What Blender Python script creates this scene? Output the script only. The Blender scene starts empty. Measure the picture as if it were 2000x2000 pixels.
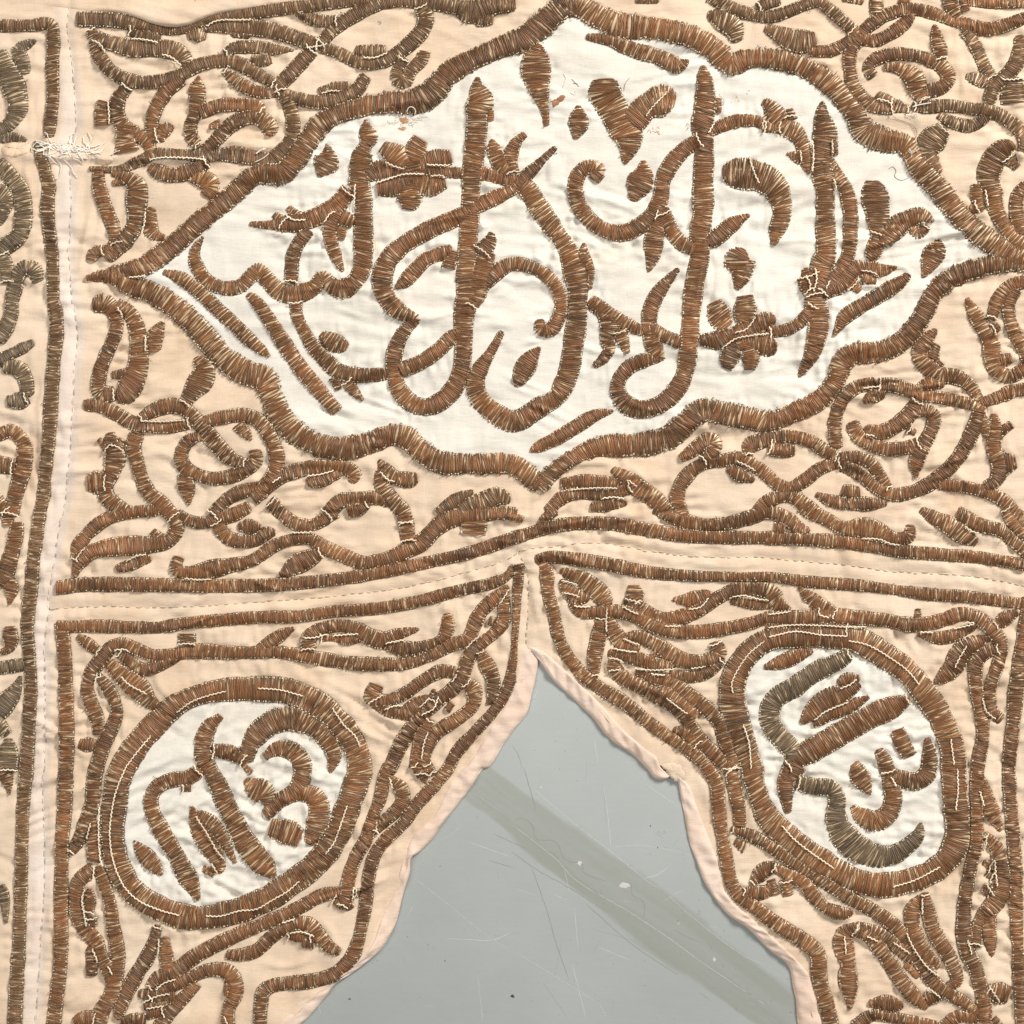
import bpy, math, numpy as np
from mathutils import Vector

# ------------------------------------------------------------------ units
U = 0.0004                      # metres per photograph pixel (the frame is 2000 px = 0.8 m)
def W(px, py): return (px - 1000.0) * U, (1000.0 - py) * U
rng = np.random.default_rng(7)

# ------------------------------------------------------------------ camera, world, lamps, exposure
sc = bpy.context.scene
cam_d = bpy.data.cameras.new('camera')
cam = bpy.data.objects.new('camera', cam_d); sc.collection.objects.link(cam)
cam_d.lens = 85; cam_d.sensor_width = 36; cam_d.clip_end = 50; cam_d.clip_start = 0.05
cam.location = (0, 0, 0.8 * 85 / 36 + 0.003)
sc.camera = cam

world = bpy.data.worlds.new('World'); sc.world = world; world.use_nodes = True
bg = world.node_tree.nodes['Background']
bg.inputs[0].default_value = (0.95, 0.97, 1.0, 1); bg.inputs[1].default_value = 0.20

def area(name, loc, size, power, col=(1, 1, 1)):
    d = bpy.data.lights.new(name, 'AREA'); d.shape = 'SQUARE'; d.size = size; d.energy = power; d.color = col
    o = bpy.data.objects.new(name, d); sc.collection.objects.link(o); o.location = loc
    o.rotation_euler = (Vector((0, 0, 0)) - Vector(loc)).to_track_quat('-Z', 'Y').to_euler()
    return o
area('studio_softbox', (2.5, 2.7, 2.75), 1.15, 262, (1.0, 0.985, 0.965))
area('studio_softbox_fill', (-3.0, -0.4, 3.2), 2.4, 80, (1.0, 0.985, 0.965))

vs = sc.view_settings
vs.view_transform = 'Standard'; vs.look = 'None'; vs.exposure = 0.0; vs.gamma = 1.0
try: vs.use_curve_mapping = False
except Exception: pass

# ------------------------------------------------------------------ traced data: tile frames of 500 px shown at 1932 px
DATA = r'''
@0 0
B1 0 195 100,250 195,340 182,395 200,405 290 100,395 500,400 700,385 900,372 1040 80
B1 285 1070 60,300 1150 80,345 1300 95,370 1400 105,360 1550,375 1750,395 1932 100,405 2132,405 2262,425 2362 110,430 2492,415 2692,405 2832,390 3032,380 3232,365 3362,345 3532 105,330 3732,305 3864 105,278 4064,258 4214,238 4414,218 4590,212 4764 100,225 4944,235 5164,218 5464 108,200 5796,180 6046 100,170 6296,160 6596,155 6896,145 7146 105,130 7396 110,112 7760 110
V2 270 310 30,190 345 80,140 380 100,165 450 110,190 560 70
V2 -20 400 120,60 540 160,110 680 170,140 800 140,90 920 110,-20 1000 100
V2 -20 1040 70,100 1040 70,200 1065 40
V2 -20 1230 110,80 1330 120,150 1430 130,180 1560 125,180 1680,150 1780,60 1850,-20 1900
V2 -20 1430 140,50 1500 110,30 1620 80,0 1700 30
V1 585 150 100,800 150 110,1000 175 110,1150 215 80,1300 235 60,1440 215 60,1570 150 70,1750 110 90,1932 95 95,2330 45 95,2780 -10 90
V1 690 215 60,720 280 100,850 330 110,1000 365 130,1200 370 130,1330 390 130,1410 470 100,1400 520 70
V1 700 300 60,740 400 100,830 530,950 600,1100 625,1250 605,1380 560,1480 500,1620 465,1750 465,1860 510,1960 570 90,2080 640 70
L1 970 235 70,1080 265 90,1210 290 60
L1 1420 270 60,1490 265 110,1550 280 50
V1 1545 215 60,1650 200 90,1800 205 110,1932 210 120,2130 250 110,2300 310 110,2410 340 90
L1 1750 250 60,1880 260 60
L1 1695 405 60,1780 360 90,1932 355 95,2080 375 80,2215 380 15
L1 1900 450 70,1990 455 100,2045 440 80
V0 970 650 90,900 740 110,885 850 110,930 950 110,1030 1010 100,1120 1080 100,1150 1170 80
L0 785 765 80,775 850 110,775 950 110
V0 1380 590 100,1260 690,1190 800,1150 910,1150 1000,1180 1080 80
L0 1310 960 40,1240 985 110,1205 1070 60
L0 960 950 170,950 1050 150,960 1150 190
V0 1500 580 20,1490 660 110,1490 750 120,1470 860 90,1440 960 90,1450 1040 100,1510 1110 70
V0 1510 850 110,1650 800 100,1800 790 100,1932 800 100,1990 840 60
V0 1550 1140 90,1640 1050 100,1720 960 110,1820 900 110,1932 880 110,2000 920 120,2040 975 115,2020 1025 50
L0 1580 955 45,1660 940 80
V0 1690 530 50,1790 620 100,1932 690 90,2040 700 90,2110 680 80
V1 680 1275 40,900 1280 60,1050 1225 80,1180 1165 90,1350 1170 80,1530 1180 90,1650 1170 100,1780 1170 120,1932 1195 110,2050 1195 100,2150 1120 100,2205 1020 100,2205 880 100,2170 770 100,2110 690 80
V0 1130 1260 60,1200 1300 110,1320 1325 110,1450 1290 120,1570 1220 90
L0 1430 1330 80,1530 1350 130,1590 1400 130,1560 1490 90
L0 745 1275 80,750 1400 100,790 1550,850 1700,890 1850 90
L0 850 1310 40,950 1340 90,1030 1400 140,1030 1550 150,1020 1700 120,960 1800 120,880 1870 130,800 1940 110
L0 855 1385 40,930 1370 60
L0 1150 1570 60,1135 1630 90,1140 1740 110,1180 1780 80,1240 1790 40
L0 790 1890 80,710 1910 90,690 1960 80
C0 655 2097 40,850 2075 120,1000 2040 145,1110 2000 150,1220 1920 160,1350 1815 150,1500 1680,1650 1560,1800 1430,1932 1320 150,2130 1310 165,2245 1190 170,2330 1060 170,2430 930 160,2550 860 150,2730 810 150,2930 775 160,3130 770 190,3260 700 200,3380 560 180,3550 460 160,3860 330 170,3932 310 190,4080 200 190,4210 80 180,4350 40 165,4480 110 180,4680 190 190,4930 215 180,5180 270 170,5380 370 170,5510 490 170,5630 450 150,5790 440 150,5860 455 150,6000 490 150,6200 590 160,6350 720 170,6460 870 170,6520 990 190,6680 1060 190,6830 1095 170,6930 1260 170,7080 1430 170,7200 1580 170,7350 1740 180,7550 1880 180,7728 1960 180
@1 0
V1 480 335 90,600 215 100,700 140 110,850 60 110,1000 10 100,1250 10 110,1500 50 120,1620 90 170,1800 50 130,1960 30 110
L1 1640 150 60,1700 150 110,1790 150 80
V1 1240 40 100,1280 130 115,1250 230,1150 340 110,1030 430 100,900 480 95,750 460,620 400 90,490 355 90
L1 295 110 15,400 140 90,500 160 100,620 160 80
L1 755 385 80,870 385 100,975 385 80
V1 430 370 110,350 460 110,250 570,180 650 100,190 700 90
V1 1120 440 80,1070 530 90,1075 600 100,1125 620 100,1170 540 90,1250 450 100,1270 390 90
V1 180 700 80,300 740 90,420 770 100,560 760 110,680 720 110,770 670 100,830 570 90
L1 480 695 60,590 660 80,710 660 80
K0 828 905 20,835 980 110,848 1040 155,825 1100 100,800 1170 150,790 1290 160,780 1400 150,810 1500 130,810 1700 140,810 1932 140,800 2030 130,745 2130 120,650 2185 140,560 2150 120,500 2085 90,440 2170 110,330 2215 130,200 2215 130,100 2130 120,15 2045 110,-60 2110 105,-130 2165 110,-250 2172 105,-370 2120 100,-440 2020 100,-470 1930 90,-450 1860 70,-405 1790 25
D0 535 1085 20,545 1170 110,532 1230 180,475 1335 30
F0 1130 1240 100,1050 1170 170,955 1110 90
F0 1190 1210 110,1210 1130 150,1240 1050 110
F0 1240 1240 120,1370 1200 150,1465 1185 110
F0 835 1350 80,900 1300 140,1000 1280 130,1150 1290 110,1300 1290 110,1450 1300 90,1580 1310 80
F0 1160 1370 120,1030 1410 150,920 1420 120
F0 1150 1410 130,1160 1500 180,1150 1580 100
F0 1190 1370 150,1320 1400 170,1430 1380 90
K0 1680 1300 100,1800 1330 100,1932 1370 100,2030 1410 130,2130 1560 140,2220 1690 140,2300 1800 130,2370 1932 150,2420 2080 190,2432 2180 150,2427 2280 130,2422 2410 150,2402 2550 150,2382 2690 150,2362 2800 150,2320 2910 150,2260 3005 135,2130 3080 150,2010 3160 155,1932 3180 160,1800 3115 150,1690 3015 140,1655 2890 130,1700 2770 110,1765 2670 80,1855 2505 45
L0 700 1440 130,600 1560 140,450 1640 130,330 1680 130,230 1690 130,100 1700 70,-40 1690 40
L0 240 1570 50,310 1640 110
L0 140 1620 50,220 1690 110
L0 640 1640 130,730 1680 90
L0 610 1600 120,560 1720 110,570 1830 100,610 1950 80,655 2045 35
L0 640 1720 100,640 1810 50
L0 400 1740 90,320 1840 100,280 1932 100,265 2140 95
K0 1670 588 30,1670 680 120,1690 770 200,1670 850 170,1665 980 160,1650 1150 150,1630 1300 140,1620 1500 125,1610 1700 140,1595 1932 140,1590 2050 150,1590 2230 150,1570 2400 150,1565 2520 135,1565 2650 120,1550 2790 125,1500 2920 130,1400 3025 130,1280 3072 130,1170 3040 130,1085 2950 120,1045 2830 110,1040 2710 110,1080 2570 105,1140 2475 95,1205 2410 70,1140 2385 100,1030 2310 125,960 2190 140,960 2060 150,1000 1960 140,1100 1860 130,1300 1740 130,1500 1650 120,1700 1540 110,1932 1430 100,2030 1340 100,2130 1240 70,2262 1110 40
L0 1770 835 50,1770 910 50
L0 1780 1055 30,1800 1130 110,1840 1230 130,1900 1300 120
L0 2030 1010 50,1960 1080 80,1920 1190 100,1940 1320 90
L0 1780 1755 40,1760 1830 110,1700 1910 150
@2 0
K0 205 345 60,180 420 170,180 520 210,190 620 180,220 740 110,250 850 60,260 945 45
D0 500 795 30,500 880 130,500 950 140,478 1050 40
K0 565 280 50,750 310 90,900 370 110,1100 430 110,1250 490 120,1330 460 30
K0 700 600 180,700 700 220,760 820 220,820 920 230,870 1010 230,880 1100 170,850 1235 30
K0 1225 770 150,1140 760 230,1000 820 190,905 930 210
D0 990 1212 30,990 1300 130,960 1390 190,910 1515 60
K0 1440 500 40,1450 580 100,1460 720 150,1450 850,1430 970 150,1450 1080 130,1450 1200 140,1440 1400 150,1440 1600 150,1420 1750 150,1420 1932 130,1395 2040 140,1370 2190 140,1350 2390 130,1340 2540 130,1330 2640 130,1310 2790 130,1260 2915 130,1160 3025 130,1030 3085 130,900 3075 130,815 2995 120,800 2890 110,880 2775 110,1000 2720 100,1125 2690 70,1095 2660 110,1055 2580 120,1035 2460 110,1040 2360 110,1080 2250 110,1165 2130 85,1255 2030 35
L0 1550 740 60,1560 850 40
K0 1480 1010 60,1560 960 90,1680 920 100,1800 910 90,1910 935 90
K0 1420 1060 110,1300 1130 110,1200 1240 120,1140 1360 110,1120 1500 120,1050 1630 120,900 1740 130,780 1760 120,620 1690 110,510 1560 110,475 1430 110,500 1320 110,570 1260 100,650 1285 110,615 1355 100
K0 1150 1560 100,1100 1700 120,1070 1800 140,1060 1932 110,1032 2045 30
K0 1140 1600 110,1190 1720 110,1270 1830 110,1380 1890 100
L0 1790 1620 30,1680 1680 100,1560 1780 130,1480 1840 100
K0 1590 1310 110,1650 1310 190,1740 1315 240,1850 1330 220,1960 1390 200,2025 1500 160,2040 1600 140,2010 1720 120,1972 1845 50
V1 1490 -20 80,1650 60 90,1770 100 90,1932 130 90,2060 100 90,2210 40 85,2310 20 85,2400 80 90,2490 160 90,2580 240 90
V1 1850 60 70,1932 25 90,2020 20 50
L1 1480 110 70,1570 150 150,1660 200 160,1700 315 80
V1 1905 210 60,1990 250 110,2090 300 150,2200 320 170,2290 310 120
L1 935 0 50,1100 -5 60
@3 0
V0 300 390 80,450 390 90,570 340 90,680 270 100,800 170 100,950 90 100,1100 70 90,1240 100 90,1400 160 90,1500 190 100,1650 220 100,1800 190 100,1960 125 90
V0 620 220 90,720 290 100,800 310 90,920 260 90,1040 170 90,1095 105 50
V0 680 300 100,620 400 100,620 550 100,660 680 110,740 770 110,840 810 110,945 810 110
L0 560 -10 50,720 15 45
L0 820 -10 110,820 95 100
L0 990 0 60,1070 15 60
V0 1370 -20 130,1390 70 110,1440 160 80
L0 1470 0 60,1490 85 60
V0 1510 10 80,1700 25 85,1960 15 85
V0 790 580 90,755 510 90,820 445 100,950 410 90,1100 420 90,1230 460 100,1320 520 110,1360 590 100,1310 660 100,1210 690 110,1130 700 80
L0 1250 195 30,1270 280 90,1290 370 110,1310 460 80
L0 880 500 70,1000 520 90,1100 590 150,1130 680 130,1180 770 90
L1 820 710 60,900 750 80,965 780 50
L1 960 800 110,1070 830 60
V1 1090 810 70,1200 810 100,1350 800 90,1500 820 90,1650 840 90,1780 890 100,1880 970 100,1932 1050 100,1910 1150 70
V1 1280 870 60,1400 930 100,1530 950 100,1660 890 60
L1 1330 970 110,1240 1060 200,1200 1150 150,1240 1230 110,1295 1300 50
V1 1480 220 100,1560 340 100,1620 470 100,1690 600 80
V1 1900 270 90,1900 380 110,1870 480 110,1780 590 110,1700 660 110,1660 780 90
L1 1490 580 40,1590 600 110,1690 640 80
L1 1840 590 150,1850 700 190,1860 780 200
L0 1850 1090 80,1760 1130 150,1690 1230 170,1660 1340 160,1690 1470 140,1720 1600 110,1790 1720 110,1880 1830 120,1960 1890 110
L0 1800 1180 120,1880 1265 60
L0 1570 1395 80,1580 1500 100,1600 1600 60
L0 1490 1600 50,1580 1560 90
L0 1950 1390 80,1880 1480 100,1870 1600 110,1910 1770 110
K0 -40 770 60,0 800 100,60 880 160,140 960 150,220 1020 130,270 1120 110,290 1230 110,310 1310 30
L0 -40 960 80,100 970 80
L0 160 820 40,170 900 100
L0 145 1160 25,240 1190 110
K0 410 768 25,405 870 110,430 1000 170,420 1120 170,405 1200 140,410 1300 160,430 1450 140,430 1650 140,430 1932 150,400 2000 160,390 2110 180,350 2230 150,360 2330 170,375 2440 150,360 2560 140,330 2670 120,270 2780 70,240 2840 30
L0 500 1060 60,510 1170 35
K0 470 1210 60,530 1330 90,590 1450 110,620 1600 110,620 1750 110,600 1932 100,560 2020 110,490 2120 120,400 2220 90
K0 790 1365 110,800 1450 190,820 1580 190,830 1720 140,820 1800 100,800 1880 130,760 1960 80
L0 860 1850 100,950 1730 160,1060 1660 140,1160 1630 110,1245 1670 30
L0 1080 1720 70,1140 1760 80,1200 1700 70
D0 1290 1805 30,1270 1870 130,1230 1960 150,1170 2090 30
@2 0
D0 1745 1880 60,1715 1950 210,1730 2060 160,1690 2185 35
L0 540 1840 30,540 1930 90,580 2030 80,590 2175 30
@1 0
F0 1180 1220 190,1190 1300 230,1180 1400 170
@0 1
V2 290 200 70,260 110 110,190 90 110,140 140 110,115 240 120,90 350 100,90 430 100,50 540 120,-20 640 110
V2 10 -20 120,50 100 110,60 210 100
V2 260 650 50,190 690 80,90 740 90,-20 800 110
V2 30 830 100,150 860 120,200 950 110,210 1060 110
L2 60 1100 90,150 1095 130,215 1070 80
V0 -20 1360 100,80 1320 100,160 1380 100,190 1480 110,180 1580 120,150 1700 120,110 1830 110,80 1960 130
V0 -20 1570 140,110 1590 110
V0 -20 1850 110,60 1932 80
C0 655 165 30,850 165 110,980 220 160,1150 280 170,1300 370 170,1450 500 170,1580 650 180,1700 780 180,1850 880 190,1992 930 190,2052 1060 170,2122 1220 180,2252 1350 180,2412 1430 170,2612 1450 180,2792 1410 170,2952 1350 170,3082 1380 170,3182 1480 170,3332 1560 170,3532 1570 160,3864 1575 155,3994 1660 160,4070 1720 130
C0 4060 1740 150,4194 1610 125,4344 1510 120,4514 1440 160,4664 1430 180,4864 1420 180,5044 1370 180,5194 1240 180,5284 1170 190,5464 1190 180,5664 1230 170,5796 1250 155,5996 1180 150,6176 1090 150,6296 960 150,6356 800 170,6436 740 170,6596 730 160,6746 680 150,6876 570 150,6976 420 140,7046 280 140,7176 170 150,7356 100 150,7546 60 140,7740 45 160
V0 705 370 100,790 360 140,860 420 110,885 520 100,860 630 100,800 760 100,760 880 100,745 1000 100,780 1040 120,870 1040 100
V0 880 360 80,970 420 100,1030 530 110,1050 640 120,1050 750 140,1040 850 150,1000 950 180,950 1030 150,890 1090 60
L0 1230 500 40,1180 590 110,1165 720 90
L0 850 900 50,960 890 90
V0 640 1130 80,750 1130 100,880 1190 100,1000 1260 100,1150 1290 90,1300 1290 90,1440 1260 80
V0 1050 1230 60,1150 1170 100,1290 1130 110,1400 1160 100,1470 1220 100,1560 1330 110,1650 1440 120,1740 1530 110,1860 1560 60
L0 1480 765 60,1540 850 150,1510 950 170,1440 1050 120,1390 1120 80
V0 1530 1250 80,1680 1220 100,1820 1200 100,1932 1230 100,2010 1310 110,2070 1430 110,2090 1550 110,2060 1660 110,1990 1760 110,1970 1820 90
L0 1800 1270 100,1850 1330 90,1895 1385 30
V0 1520 1360 70,1430 1390 90,1375 1480 100,1380 1570 100,1470 1640 100,1600 1680 100,1750 1660 100,1860 1610 100,1930 1540 110,1920 1465 80
L0 1400 1640 100,1410 1750 130,1430 1875 25
V0 1040 1330 100,1010 1450 110,1040 1560 100,1070 1680 100,1130 1790 110,1230 1880 110,1320 1980 110
V0 840 1335 60,845 1400 110,870 1500 150,850 1620 120,800 1720 120,800 1800 120,870 1880 110,960 1920 80
L0 750 1385 40,830 1460 90
L0 930 1385 50,890 1460 90
L0 665 1715 110,740 1710 170,810 1710 110
V0 1600 1960 100,1720 1830 100,1850 1770 100,1960 1740 80
@1 1
K0 -60 290 45,0 340 85,80 450 100,200 640 110,340 850 110,480 1020 110,610 1175 100
K0 300 340 95,310 450 90,360 560 90,430 680 100,520 780 110,620 870 120,760 900 110,880 900 100,1000 890 90
L0 490 590 70,580 650 140,690 690 80
L0 600 920 100,620 1010 45
L0 680 940 90,740 1020 80,805 1088 25
K0 1090 865 110,1250 800 110,1390 700 110,1480 610 100,1550 570 80
L0 1750 -40 120,1720 60 150,1690 200 140,1670 300 120,1620 390 90
K0 1690 260 90,1780 160 110,1880 80 110,1960 60 100,2032 70 100,2132 110 100,2232 190 100,2292 290 100,2302 400 100,2272 490 100,2222 560 100,2152 545 100,2142 480 60
L0 1490 -40 100,1450 90 100
L0 1480 -40 90,1380 -10 100,1280 30 105,1200 110 110,1120 200 95,1055 245 30
V0 -30 1830 110,120 1710 110,250 1640 110,400 1600 110,550 1590 100,680 1600 100,740 1650 105,720 1710 50
L0 390 1715 80,480 1690 110,640 1630 80
V0 100 1850 110,200 1950 100,300 2020 100,400 2040 90
L0 930 1545 40,980 1620 110,1050 1670 100,1150 1690 120,1215 1680 90
V0 915 1620 40,950 1720 110,1020 1830 110,1110 1932 110,1130 2030 100
V0 530 1960 110,640 1850 110,780 1830 100,920 1830 90,1010 1870 70
L0 690 1932 90,770 1915 100,850 1870 50
L1 1370 1940 70,1500 1850 110,1635 1780 40
L1 1500 1960 90,1620 1880 120,1730 1850 140,1830 1810 130,1910 1840 80
@2 1
K0 600 350 110,700 430 130,735 520 140,720 640 110,735 700 90,690 775 80,620 830 45
K0 590 330 90,750 450 100,880 520 100,970 560 80,1040 550 110,1140 600 90,1270 660 100
L0 810 560 100,840 650 90,870 738 45
L0 212 688 20,150 760 110,90 860 140,50 940 100,35 988 30
K0 760 1170 25,630 1200 90,480 1290 100,330 1380 100,200 1440 80,140 1472 30
F0 1525 350 100,1560 440 170,1620 540 120
F0 1755 305 110,1755 400 160,1740 500 110
F0 1410 640 80,1550 640 140,1700 590 130,1800 540 140,1932 490 130,1985 490 60
F0 1730 640 110,1850 650 150,1950 680 160,2000 680 70
F0 1690 670 90,1640 760 150,1620 850 70
F0 1780 690 90,1800 770 130,1790 865 70
V0 370 1720 80,520 1700 100,680 1710 100,820 1720 80
V0 270 1932 90,370 1830 100,500 1790 90,650 1800 80,800 1780 90,900 1740 90
V0 760 1610 50,850 1670 110,950 1750 130,1060 1820 130,1150 1900 110,1220 1980 90
L0 595 1900 70,720 1875 100,860 1860 50
V0 1300 1990 100,1250 1860 100,1260 1750 100,1340 1640 110,1420 1580 90,1560 1550 90,1720 1530 100,1850 1600 90,1932 1660 90,1992 1720 90,2092 1750 90,2212 1690 100,2332 1600 90,2480 1560 80
L0 1270 1530 60,1360 1470 100,1470 1390 110,1530 1400 100,1510 1480 100,1430 1545 80
L0 1620 1600 50,1690 1640 110,1825 1690 50
V0 1790 1510 60,1790 1430 110,1870 1400 110,1932 1380 100,2082 1360 95,2252 1400 100,2362 1470 100,2462 1515 80
L0 1932 1440 110,2032 1470 110,2130 1465 80
V0 1830 1950 90,1932 1850 100,2082 1810 90,2202 1870 100,2290 1940 100
@3 1
V0 0 580 80,130 560 90,230 510 90,290 450 100,340 370 90
L0 280 95 50,300 190 110,330 290 80
L0 228 170 30,270 230 80,310 280 80
L0 965 90 30,850 110 100,720 90 110,640 110 130,560 200 140,430 280 100
L0 810 195 50,720 160 110
L0 690 265 50,630 210 120
K0 1060 140 50,980 210 100,850 290 110,700 380 110,580 460 110,530 540 65,495 595 30
V0 805 960 100,650 1000 100,560 1090 100,510 1220 100,505 1340 100,515 1450 90
V0 825 970 100,950 980 110,1110 1030 100
L0 715 1105 40,790 1060 100,880 1030 80
V0 1100 1040 80,1200 970 100,1320 950 90
L0 1265 555 40,1190 640 120,1140 740 120,1200 830 130,1300 900 120,1400 910 120,1500 960 100,1560 1030 90,1605 1110 60
L0 1270 670 60,1240 770 100
L0 1315 805 40,1240 860 90
V0 1120 1050 90,1300 1070 90,1450 1100 90,1560 1130 90,1630 1170 60
V0 1610 1110 80,1750 1060 90,1850 1020 100,1960 1000 90
V0 1130 1090 90,1060 1200 120,960 1280 110,850 1330 110,730 1310 70
V0 640 1250 90,660 1330 110,750 1410 110,900 1460 100,1030 1450 100,1140 1410 90
L0 1110 1170 90,1200 1170 90,1250 1230 110,1220 1340 110,1160 1440 110,1110 1560 110,1110 1670 25
L0 1050 1300 80,1110 1335 40
V0 1590 1170 100,1560 1280 110,1510 1390 110,1440 1510 110,1330 1630 110,1200 1730 110,1050 1790 100,930 1800 95,820 1750 95,700 1650 100,540 1570 95
V0 550 1520 80,680 1520 90,780 1570 90,850 1670 90,915 1760 55
L0 360 1800 40,480 1850 90,620 1870 100,750 1870 100,890 1860 50
L0 560 1770 100,620 1780 110,690 1785 80
V0 1280 1720 80,1450 1740 90,1600 1770 90,1750 1830 100,1870 1940 100,1980 2050 90
V0 1700 1195 50,1715 1320 110,1700 1450 110,1750 1580 140,1720 1690 110,1640 1750 90
L0 1835 1270 60,1750 1330 80
L0 1600 1200 70,1640 1290 90,1660 1380 60
L0 1870 1550 90,1790 1570 170
V0 1495 320 30,1550 430 100,1620 540 120,1680 660 140,1690 760 130,1730 860 120,1820 910 110,1950 840 90
L0 1835 770 70,1760 800 100
L0 1740 530 60,1680 560 90
L0 1680 480 80,1720 360 110,1780 270 110,1870 210 100,1960 200 80
V0 1850 250 110,1810 370 100,1820 480 100,1870 600 100,1920 700 90,1950 800 80
@0 1
K0 1235 120 40,1350 160 90,1480 250 100,1620 380 100,1760 510 100,1880 630 100,1985 720 70,2032 758 20
@2 1
F0 1700 550 150,1740 620 170,1760 700 120
@3 1
L0 300 140 150,330 230 175,350 310 130
L0 580 110 140,490 200 160,400 290 110
@0 2
V0 130 80 100,120 200 110,85 330 115,40 470 120,-20 560 100
L0 70 490 70,85 560 110,75 695 25
V0 60 -30 130,60 95 70
L0 80 865 90,85 960 110,70 1030 70,0 1060 40
L2 -20 1180 100,185 1150 90
V2 155 1240 25,110 1350 100,50 1430 150,-20 1520 140
V2 -20 1620 140,60 1680 60
V2 60 1710 50,60 1800 140,60 1960 140
V0 560 490 30,610 360 120,700 300 115,850 265 130,1000 255 140,1150 245 120,1280 210 110,1335 120 100,1290 30 90,1200 -40 90
V0 560 370 60,590 270 100,650 180 100,760 80 100,880 25 95,1020 0 90,1180 -10 80
L0 1150 140 50,1210 200 90
L0 880 430 60,980 400 90,1135 350 60
V0 1340 10 70,1440 70 90,1560 80 90,1640 50 110,1760 20 100,1880 -40 90
V0 1630 70 90,1700 180 100,1800 220 100,1932 210 95,2010 160 95,2075 150 50
L0 1800 110 60,1880 110 110,1960 110 60
V0 1350 340 80,1330 430 90,1420 460 90,1600 430 140,1750 400 110,1860 380 90,1932 350 90,2062 260 90,2202 210 90,2332 200 90,2432 260 100,2572 320 110,2732 380 100,2882 360 100,3032 310 110,3182 230 120,3282 130 120,3382 60 130,3582 20 120,3732 10 100,3900 10 80
B0 425 575 110,600 550 115,850 545 115,1200 550 110,1500 555 110,1932 555 105,2332 530,2732 480 100,3132 400 100,3532 310 100,3864 200 100,3964 170 100,4164 110 100,4364 85 105,4664 95 105,4964 150 105,5264 185 105,5796 195 105,6196 215,6496 245,6796 295 105,7096 320 100,7396 345 100,7740 400 100
B0 430 860 80,520 865 92,700 860 95,1000 870 95,1200 870 90,1400 840 95,1932 795 98,2232 790 95,2532 750 95,2832 730 95,3132 680 95,3432 600 95,3732 530 90,3832 480 70,3870 410 60
B0 465 840 100,485 1000 110,495 1200 110,500 1400 115,505 1600 120,500 1932 118,490 2232 110,470 2532,465 2932,462 3232,450 3482,420 3732,402 3900 110
L0 590 935 40,680 1000 90,760 1060 60
V0 690 1200 100,760 1120 100,830 1030 100,920 990 90,1020 1030 100,1150 1080 90,1280 1080 90,1400 1060 90,1500 1050 110,1700 1060 100,1932 1060 90,2082 1055 90,2262 1080 100,2432 1110 100,2632 1140 100,2882 1150 100,3082 1140 90,3252 1080 90,3412 1000 100,3532 960 100,3572 870 100,3632 750 100,3722 660 100,3830 560 40
V0 695 1190 95,660 1320 90,680 1420 100,730 1550 100,750 1680 90
V0 890 1060 60,980 1130 90,1080 1190 100,1200 1160 90,1350 1090 60
V0 740 1230 50,800 1310 90,860 1410 90,880 1510 90,850 1620 100,790 1740 110,750 1870 105,715 1990 112,705 2130 110,690 2230 110,640 2370 100,590 2490 90,535 2575 50
L0 820 1140 80,920 1230 140,1040 1330 170,1130 1430 120,1215 1485 60
L0 1410 920 120,1410 1010 130
L0 600 1750 70,660 1755 110,725 1755 70
M0 1932 1335 190,2182 1355 200,2382 1440 200,2552 1580 190,2672 1760 190,2715 1932 190,2682 2062 200,2622 2232 200,2572 2382 190,2472 2552 190,2332 2702 200,2182 2807 200,2032 2912 190,1932 2952 200,1850 2992 200,1700 3032 195,1500 3062 190,1350 3042 200,1150 2962 190,990 2842 190,900 2692 190,860 2532 190,850 2352 195,870 2182 200,890 2032 200,950 1892 200,1070 1712 200,1200 1575 190,1330 1455 170,1500 1380 170,1700 1342 180,1950 1335 190
K0 1670 1535 50,1580 1620 120,1540 1720 130,1540 1850 130,1575 1932 125,1640 2052 130,1700 2192 140,1770 2332 150,1840 2472 160,1932 2602 175,2010 2680 150,2070 2755 50
K0 1600 1800 100,1750 1820 110,1850 1880 100
K0 1850 1880 120,1890 1760 130,1932 1690 160,2032 1600 170,2182 1560 180,2332 1600 150,2452 1700 140,2520 1830 115,2490 1965 35
K0 1995 1850 60,2080 1790 100,2180 1790 140,2260 1860 130,2285 1940 135,2265 2050 140,2210 2120 130,2110 2180 110,2005 2290 90
@1 2
V0 360 120 90,470 80 95,600 0 100
V0 1130 60 110,1150 230 110
L0 1640 70 210,1640 165 170
L0 180 480 40,300 400 140,400 350 140,500 300 80
L0 290 875 25,190 930 90,90 990 90,15 1030 50
L0 400 1050 110,400 950 110,480 885 100,600 860 90,720 870 100,850 940 130,960 970 120,1080 920 90,1220 885 30
L0 480 950 60,590 950 60,680 960 90,780 950 70
L0 960 1010 50,1100 1030 110,1250 1020 90,1400 960 80,1450 860 100,1440 770 70
V0 1890 560 40,1870 700 90,1870 820 100,1800 910 90,1690 1000 90,1610 1090 100,1560 1230 100,1490 1330 100,1400 1400 100,1260 1530 100,1170 1630 110,1100 1740 110,1040 1870 100,1000 1970 90
L0 1760 820 70,1830 830 60
V0 1690 1040 60,1740 1150 110,1790 1270 100,1780 1400 80,1745 1445 30
V0 910 1300 100,880 1400 120,980 1420 90,1120 1370 90,1250 1280 90,1400 1200 100,1500 1210 90
V0 880 1450 50,1000 1500 90,1130 1510 110,1220 1450 100,1295 1385 30
L0 1345 1340 30,1320 1430 60
L0 1480 1440 50,1440 1500 50
V0 1580 1280 80,1640 1340 120,1640 1450 100,1520 1560 100,1380 1650 100,1290 1760 110,1250 1900 110,1250 1990 90
V0 1320 1560 60,1260 1680 110,1220 1800 90,1200 1940 90
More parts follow.
